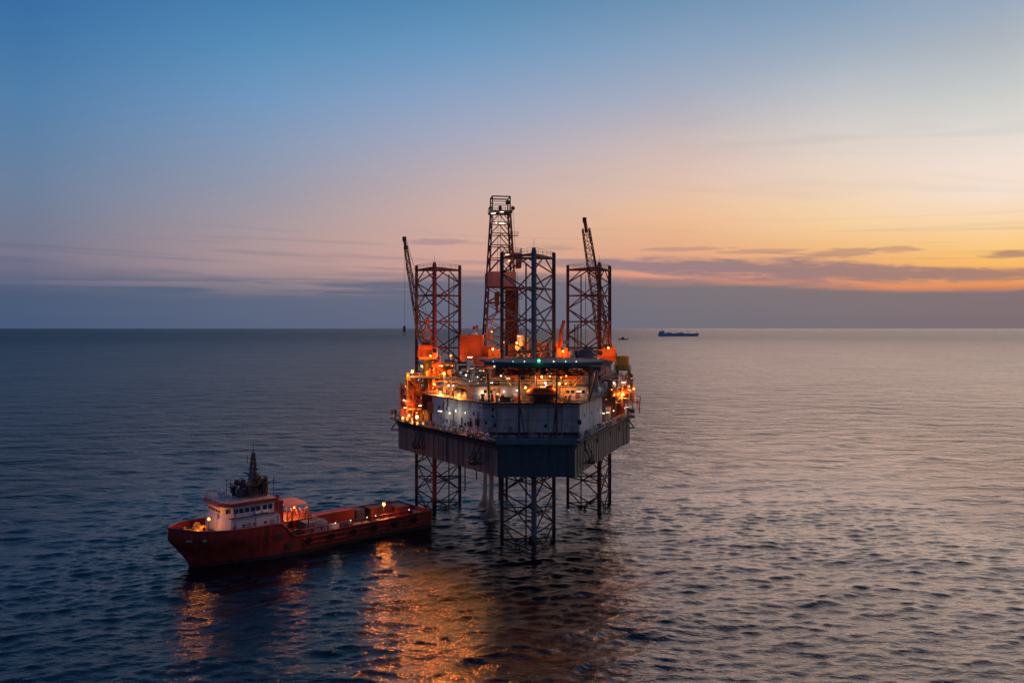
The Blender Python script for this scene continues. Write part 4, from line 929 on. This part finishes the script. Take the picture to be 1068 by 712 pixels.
for u, y, h_, w_ in ((37.9, 2.2, 2.3, 1.0), (34.4, -1.2, 3.0, .8), (39.4, -1.6, 1.6, 1.2), (35.2, 2.9, 2.6, .7), (38.6, .2, 2.7, .7), (37.4, -2.6, 2.0, 1.0), (34., 1.4, 2.2, .8)):
    bs.box(SP_(u, y, 11.8+h_/2), (w_*.6, w_*.6, h_)); bs.box(SP_(u, y, 11.8+h_), (w_, w_*1.3, .25)); bs.rail([SP_(u-w_*.6, y-w_*.6, 11.8+h_), SP_(u+w_*.6, y+w_*.6, 11.8+h_)], .9, .6, .05)
bs.build('monkey_island', dark, SV, (0, 0, 0))
ms = MB().truss(SP_(36.2, 0, 13.5), SP_(36.0, 0, 20.), 1.3, 1.3, 9, .10, up=V(1, 0, 0), taper=.3)
for z_, w_ in ((14.9, 3.0), (15.9, 2.2), (16.8, 3.2), (17.9, 1.8), (18.8, 1.4)):
    ms.bar(SP_(36.1, -w_/2, z_), SP_(36.1, w_/2, z_), .16); ms.bar(SP_(36.1-w_/2.6, 0, z_), SP_(36.1+w_/2.6, 0, z_), .16); ms.box(SP_(36.1, 0, z_+.1), (.9, .9, .12))
    ms.box(SP_(36.1, w_/2, z_+.2), (.3, .3, .4))
[ms.cyl(SP_(36.1+a_, b_, z_), SP_(36.1+a_, b_, z_+1.6), .06, n=4) for a_, b_, z_ in ((.9, 1.3, 14.9), (-.9, -1.3, 14.9), (0, 1.5, 16.8), (.8, -.8, 17.9), (0, -.6, 18.8))]; ms.box(SP_(37.2, -.2, 16.0), (.35, 2.6, .22)).cyl(SP_(36.0, 0, 20), SP_(36.0, 0, 22.), .05, n=4); ms.bar(SP_(36.8, .6, 13.5), SP_(36.3, .2, 19), .07)
ms.build('mast', dark, SV, (0, 0, 0))
rd = MB().sphere(SP_(42.1, -1.2, 12.9), .62, 12).cyl(SP_(42.1, -1.2, 11.7), SP_(42.1, -1.2, 12.5), .25, n=8); rd.build('radar_dome', ship_white, SV, (0, 0, 0), True)
for sd in (1, -1):
    f_ = MB().box(SP_(33.0, sd*4.1, 8.3), (1.9, 1.6, 5.2)).cyl(SP_(33, sd*4.1, 10.9), SP_(32.8, sd*4.1, 12), .4, n=8); f_.build('funnel', ship_red, SV, (0, 0, 0))
for u, sd in ((34.6, 1), (39.3, 1), (34.6, -1)): MB().box(SP_(u, sd*5.53, FD+1.05), (.85, .1, 1.9)).build('door', grey, SV, (0, 0, 0))
for u in (36.2, 37.6): MB().cyl(SP_(u-.55, 5.75, 9.45), SP_(u+.55, 5.75, 9.45), .32, n=10).build('liferaft_canister', ship_white, SV, (0, 0, 0))
MB().rail([SP_(33., 6.2, 6.75), SP_(42.5, 5.9, 6.85)], 1., 1.2, .04).build('railing', ship_white, SV, (0, 0, 0))
MB().rail([SP_(31.6, 5.6, FD), SP_(33., 5.6, FD)], 1., .8, .04).build('railing', ship_white, SV, (0, 0, 0))
for u in (33.4, 37.9, 41.8): MB().cyl(SP_(u, 5.58, FD), SP_(u, 5.58, 11.1), .07, n=5).build('drain_pipe', grey, SV, (0, 0, 0))
MB().box(SP_(38.2, 5.45, 9.02), (9.6, .5, .12)).build('deck_edge', ship_red, SV, (0, 0, 0))
for y in (-1.6, 1.6): MB().cyl(SP_(41.2, y, 11.7), SP_(41.2, y, 12.5), .12, n=6).sphere(SP_(41.3, y, 12.7), .35, 8).build('searchlight', ship_white, SV, (0, 0, 0))
for k in range(20):
    u, y = random.uniform(32.6, 40), random.uniform(-3.6, 3.6); h_ = random.uniform(1.5, 4.2); MB().cyl(SP_(u, y, 11.7), SP_(u, y, 11.7+h_), .07, .04, n=5).box(SP_(u, y, 11.7+h_*random.uniform(.5, .95)), (.35, .8, .12)).build('antenna', dark, SV, (0, 0, 0))
for k in range(16):
    u, y = random.uniform(2, 24), random.choice((4.75, 4.4, -4.6)); MB().box(SP_(u, y, 2.2+.5), (random.uniform(.6, 1.6), .7, random.uniform(.6, 1.3))).build('deck_locker', random.choice((grey, oxide, dark, yellow)), SV, (0, 0, 0))
# forecastle gear
fg = MB().box(SP_(46.4, 0, FD+.7), (2.2, 2.6, 1.1)).lathe(SP_(46.4, 0, FD+1.3), [(.3, -2), (.7, -1.9), (.7, -1.6), (.4, -1.6), (.4, 1.6), (.7, 1.6), (.7, 1.9), (.3, 2)], 12, 'Y')
fg.bar(SP_(45, 2, FD+.4), SP_(50, 1.4, FD+1.0), .3).bar(SP_(45, -2, FD+.4), SP_(50, -1.4, FD+1.0), .3)
for u, y in ((48.5, 2.2), (48.5, -2.2), (50.3, 0)): fg.cyl(SP_(u, y, FD), SP_(u, y, FD+1.3), .28, n=8)
fg.build('windlass', yellow, SV, (0, 0, 0))
# rescue boat station abaft the wheelhouse
rs = MB()
for y in (-3.5, 3.5):
    for u in (26., 30.5): rs.bar(SP_(u, y, 2.2), SP_(u, y, 8.7), .25)
rs.box(SP_(28.2, 0, 6.2), (5.6, 8, .25)); rs.rail([SP_(25.6, 4, 6.3), SP_(31, 4, 6.3)], 1.1, 1.1, .05); rs.rail([SP_(25.6, -4, 6.3), SP_(25.6, 4, 6.3)], 1.1, 1.1, .05)
rs.build('boat_deck', oxide, SV, (0, 0, 0))
ca = MB(); ps = []
for i in range(9):
    for j in range(11):
        y = -3.4+.68*j; ps.append(SP_(26.2+.55*i, y, 9.1+.55*math.sqrt(max(0, 1-(y/3.5)**2))-.012*(i-4)**2))
ca.add(ps, [(i*11+j, i*11+j+1, (i+1)*11+j+1, (i+1)*11+j) for i in range(8) for j in range(10)])
for (u, y) in ((26.3, -3.3), (26.3, 3.3), (30.5, -3.3), (30.5, 3.3)): ca.bar(SP_(u, y, 8.7), SP_(u, y, 9.2), .15)
ca.build('canopy', mat('canvas_pink', (.5, .24, .2), .8, amount=.2), SV, (0, 0, 0), False)
dv = MB()
for u in (27, 29.8): dv.tube([SP_(u, 4, 6.3), SP_(u, 4.2, 8.4), SP_(u, 5.6, 9.0)], .16); dv.bar(SP_(u, 2.4, 6.3), SP_(u, 4.2, 8.), .16)
for k in range(6): dv.bar(SP_(26.5+k*.8, 2.5-k*.7, 6.4), SP_(27+k*.7, 1.5-k*.5, 8.1), .22)
dv.build('davit', orange, SV, (0, 0, 0))
wr = MB().lathe(SP_(23.2, 1.8, 3.9), [(.3, -1.9), (1.7, -1.8), (1.7, -1.5), (.8, -1.5), (.8, 1.5), (1.7, 1.5), (1.7, 1.8), (.3, 1.9)], 20, 'Y').box(SP_(23.2, 1.8, 2.5), (3., 4.2, .8)).box(SP_(25.6, 1.2, 3.7), (1.8, 4, 2.8))
wr.build('towing_winch', grey, SV, (0, 0, 0))
# stern gear: crash rails and light post
sr = MB()
for sd in (1, -1):
    for u in np.arange(1, 29, 2.3): sr.bar(SP_(u, sd*5.3, 2.2), SP_(u, sd*5.3, 4.5), .22)
    sr.bar(SP_(1, sd*5.3, 4.5), SP_(28.6, sd*5.3, 4.5), .3)
sr.build('crash_rail', ship_red, SV, (0, 0, 0))
SRL = MB().cyl(SP_(-2.1, -5.6, 2.5), SP_(-2.1, 5.6, 2.5), .55, n=14); SRL.build('stern_roller', grey, SV, (0, 0, 0))
def ship_lamp(u, y, z, kind, power, size, zpost):
    q = MB().bar(SP_(u, y, zpost), SP_(u, y, z), .14).box(SP_(u-.3, y, z+.1), (.3, .5, .5)); h = q.build('floodlight', dark, SV, (0, 0, 0))
    MB().sphere(SP_(u, y+.15, z), size, 8).build('lens', L_OR if kind == 'o' else L_WH, h, (0, 0, 0), True)
    if power: point(SP_(u+(2.4 if u > 40 else .2), y+.8, z-.1), (1., .27, .035) if kind == 'o' else (1., .84, .62), power, SV, .3)
ship_lamp(45.6, 2.2, 8.9, 'o', 700, .32, 5.75)
ship_lamp(31.6, 1.2, 8.9, 'o', 500, .28, 6.0); ship_lamp(29.2, -2.2, 8.4, 'o', 900, .22, 6.3)
ship_lamp(28.0, 1.0, 8.2, 'o', 350, .2, 6.2)
ship_lamp(8.3, 3.4, 6.4, 'o', 1100, .36, 2.2)
for u in (11.5, 13.6, 3., 17.5): ship_lamp(u, 5.35, 4.7, 'w', 0, .13, 4.3)
ship_lamp(21, 5.3, 4.7, 'w', 40, .12, 4.3)

# deck cargo: things standing on the vessel
def cargo(name, label, cat, u, y, z, group=None):
    p = SV.location+Matrix.Rotation(HDG, 3, 'Z')@SP_(u, y, z); return thing(name, label, cat, p, HDG, group)
def container(label, u, y, m, size=(6., 2.4, 2.5), z=2.2, group=None):
    o = cargo('cargo_container', label, 'container', u, y, z, group); L, w_, h = size
    q = MB().box((0, 0, h/2), (L, w_, h-.16)); n = int(L/.42)
    for i in range(n):
        for sd in (1, -1): q.box((-L/2+.3+i*(L-.6)/(n-1), sd*w_/2, h/2), (.16, .1, h-.4))
    q.build('wall', m, o, (0, 0, 0)); f = MB()
    for x in (-1, 1):
        for y_ in (-1, 1): f.box((x*L/2, y_*w_/2, h/2), (.2, .2, h))
    for z_ in (.1, h-.1):
        for y_ in (-1, 1): f.box((0, y_*w_/2, z_), (L-.2, .18, .18))
        for x in (-1, 1): f.box((x*L/2, 0, z_), (.18, w_-.2, .18))
    f.build('frame', m, o, (0, 0, 0)); return o
container('red container on the ship deck next to the towing winch, first behind the wheelhouse', 19.8, -2.8, cont_red, (5.2, 2.4, 2.9))
container('red container in the middle of the ship deck row, second behind the wheelhouse', 14.6, -2.9, cont_red, (4.8, 2.4, 2.9))
container('dark blue container on the ship deck, between red cargo and the stern lamp', 11.1, -2.6, cont_blue, (1.9, 2.4, 2.6))
container('rusty brown open cargo bin on the ship deck behind the bright stern lamp', 6.4, -2.0, oxide, (5.5, 3.4, 2.7))
container('low red cargo basket at the very stern of the ship deck', 1.4, -1.6, cont_red, (3.2, 4.4, 2.2))
for u, y, m, lab in ((20.6, 3.6, grey, 'grey cylindrical tank lying on the ship deck near the towing winch'), (17.6, 3.7, navy, 'dark cylindrical tank lying on the ship deck along the near bulwark')):
    o = cargo('cargo_tank', lab, 'tank', u, y, 2.2)
    MB().lathe((0, 0, 1.15), [(0, -1.25), (.6, -1.2), (.95, -1.), (.95, 1.), (.6, 1.2), (0, 1.25)], 16, 'X').build('shell', m, o, (0, 0, 0), True)
    MB().box((-.7, 0, .15), (.3, 1.6, .3)).box((.7, 0, .15), (.3, 1.6, .3)).build('saddle', dark, o, (0, 0, 0))
for i, (u, y, lab) in enumerate(((14.3, 3.2, 'bundle of grey drill pipes on the ship deck beside the middle red container'), (7.5, 3.4, 'bundle of grey drill pipes on the ship deck under the stern lamp'))):
    o = cargo('pipe_bundle', lab, 'pipes', u, y, 2.2); q = MB()
    for j in range(3):
        for k in range(6-j): q.cyl((-2.4, -.9+.36*k+.18*j, .2+.31*j), (2.4, -.9+.36*k+.18*j, .2+.31*j), .17, n=8)
    q.build('pipe_stack', grey, o, (0, 0, 0)); MB().box((-1.3, 0, .5), (.15, 2.4, 1.)).box((1.3, 0, .5), (.15, 2.4, 1.)).build('lashing', dark, o, (0, 0, 0))

# deck cargo on the rig
def rig_box(label, px, py, Y, m, L=4., rz=0.):
    p = at(px, py, Y); o = thing('cargo_container', label, 'container', p, rz); h = 2.3; w_ = 2.2
    q = MB().box((0, 0, h/2), (L, w_, h-.16))
    for i in range(int(L/.42)):
        for sd in (1, -1): q.box((-L/2+.25+i*.42, sd*w_/2, h/2), (.16, .1, h-.4))
    q.build('wall', m, o, (0, 0, 0)); f = MB()
    for x in (-1, 1):
        for y_ in (-1, 1): f.box((x*L/2, y_*w_/2, h/2), (.18, .18, h))
    f.build('frame', m, o, (0, 0, 0))
rig_box('small dark blue container on the rig pipe deck behind the helideck', 611, 377.4, 179.5, cont_blue, 3.)

# ------------------------------------------------------------------ ships on the horizon
def far_ship(name, label, px0, px1, ywl, hull_h, parts, bow=1):
    D = F*CAM_H/(ywl-HY); xa, xb = (px0-CX)*D/F, (px1-CX)*D/F; L = xb-xa; B = L*.15
    o = thing(name, label, 'ship', ((xa+xb)/2, D, 0)); n = 16; ps = []
    for i in range(n+1):
        u = -1+2*i/n; ub = u*bow; w_ = B/2*(1-max(0, (ub-.7)/.3)**2) if ub > .7 else B/2*(1-max(0, (-ub-.85)/.15)*.25)
        w_ = max(w_, .3); hh = hull_h*(1+.22*max(0, (ub-.72)/.28)); x = u*L/2; xw = x*.965
        ps += [(xw, -w_*.9, -1), (x, -w_, hh), (x, w_, hh), (xw, w_*.9, -1)]
    fs = [(4*i+j, 4*i+(j+1) % 4, 4*i+4+(j+1) % 4, 4*i+4+j) for i in range(n) for j in range(4)]+[(0, 1, 2, 3), (4*n+3, 4*n+2, 4*n+1, 4*n)]
    parts(o, L, B, hull_h); MB().add(ps, fs).build('hull', far_haze_blue if L > 100 else far_dark, o, (0, 0, 0)); return o
def tanker(o, L, B, h):
    x = -L/2
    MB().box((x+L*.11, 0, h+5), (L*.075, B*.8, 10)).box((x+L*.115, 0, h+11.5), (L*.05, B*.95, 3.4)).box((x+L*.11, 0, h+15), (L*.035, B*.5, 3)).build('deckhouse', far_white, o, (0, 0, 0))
    MB().box((x+L*.045, 0, h+7), (L*.035, B*.3, 14)).cyl((x+L*.12, 0, h+15), (x+L*.12, 0, h+28), .7, n=6).build('funnel', far_haze_blue, o, (0, 0, 0))
    q = MB()
    for f in (.22, .3, .5, .58): q.box((x+L*f, 0, h+2.5), (L*.06, B*.7, 5))
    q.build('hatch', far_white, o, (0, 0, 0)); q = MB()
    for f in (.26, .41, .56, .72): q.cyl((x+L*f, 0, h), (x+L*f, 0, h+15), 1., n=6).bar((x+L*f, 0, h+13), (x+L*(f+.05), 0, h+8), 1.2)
    q.cyl((x+L*.94, 0, h), (x+L*.94, 0, h+14), .6, n=6); q.build('crane_post', far_haze_blue, o, (0, 0, 0))
far_ship('cargo_ship', 'long dark blue cargo ship with a white stern house out on the horizon', 686.5, 729, 350.6, 15, tanker)
def tugp(o, L, B, h):
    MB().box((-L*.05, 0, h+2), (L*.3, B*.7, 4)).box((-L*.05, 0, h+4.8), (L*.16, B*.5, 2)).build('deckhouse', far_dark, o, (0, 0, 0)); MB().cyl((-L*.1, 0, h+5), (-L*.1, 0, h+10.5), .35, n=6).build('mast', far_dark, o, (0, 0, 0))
far_ship('tug_boat', 'tiny dark boat under way left of the distant cargo ship', 644.8, 655.5, 354.2, 4., tugp, -1)

for o in COL.objects:
    if o.parent is None and 'category' in o:
        n = o.name.split('.')[0]; onship = 'ship' in o['label'] and n != 'lifeboat'
        g = {'lifeboat': 'lifeboats on the rig', 'falling_water': 'streams of water falling from the hull', 'cargo_tank': 'tanks on the ship deck', 'pipe_bundle': 'pipe bundles on the ship deck'}.get(n)
        if n == 'cargo_container' and onship: g = 'containers on the ship deck'
        if g: o['group'] = g
clean_frames()
# ------------------------------------------------------------------ afterglow, camera, output
sl = bpy.data.lights.new('afterglow', 'SUN'); sl.energy = .48; sl.angle = R_(46); sl.color = (1., .66, .52)
so = bpy.data.objects.new('afterglow', sl); COL.objects.link(so)
dv_ = V(math.sin(R_(30))*math.cos(R_(19)), math.cos(R_(30))*math.cos(R_(19)), math.sin(R_(19))); so.rotation_euler = dv_.to_track_quat('Z', 'Y').to_euler()
cam = bpy.data.cameras.new('camera'); co_ = bpy.data.objects.new('camera', cam); COL.objects.link(co_)
co_.location = (0, 0, CAM_H); co_.rotation_euler = (R_(90), 0, 0); cam.sensor_width = 36; cam.lens = F/1068*36; cam.shift_y = -(356-HY)/1068
cam.clip_start = .5; cam.clip_end = 300000; S.camera = co_
S.view_settings.view_transform = 'Standard'; S.view_settings.look = 'None'; S.view_settings.exposure = 0; S.view_settings.gamma = 1
c = S.cycles; c.max_bounces = 5; c.diffuse_bounces = 2; c.glossy_bounces = 3; c.transparent_max_bounces = 8; c.sample_clamp_indirect = 4.; c.caustics_reflective = False; c.caustics_refractive = False
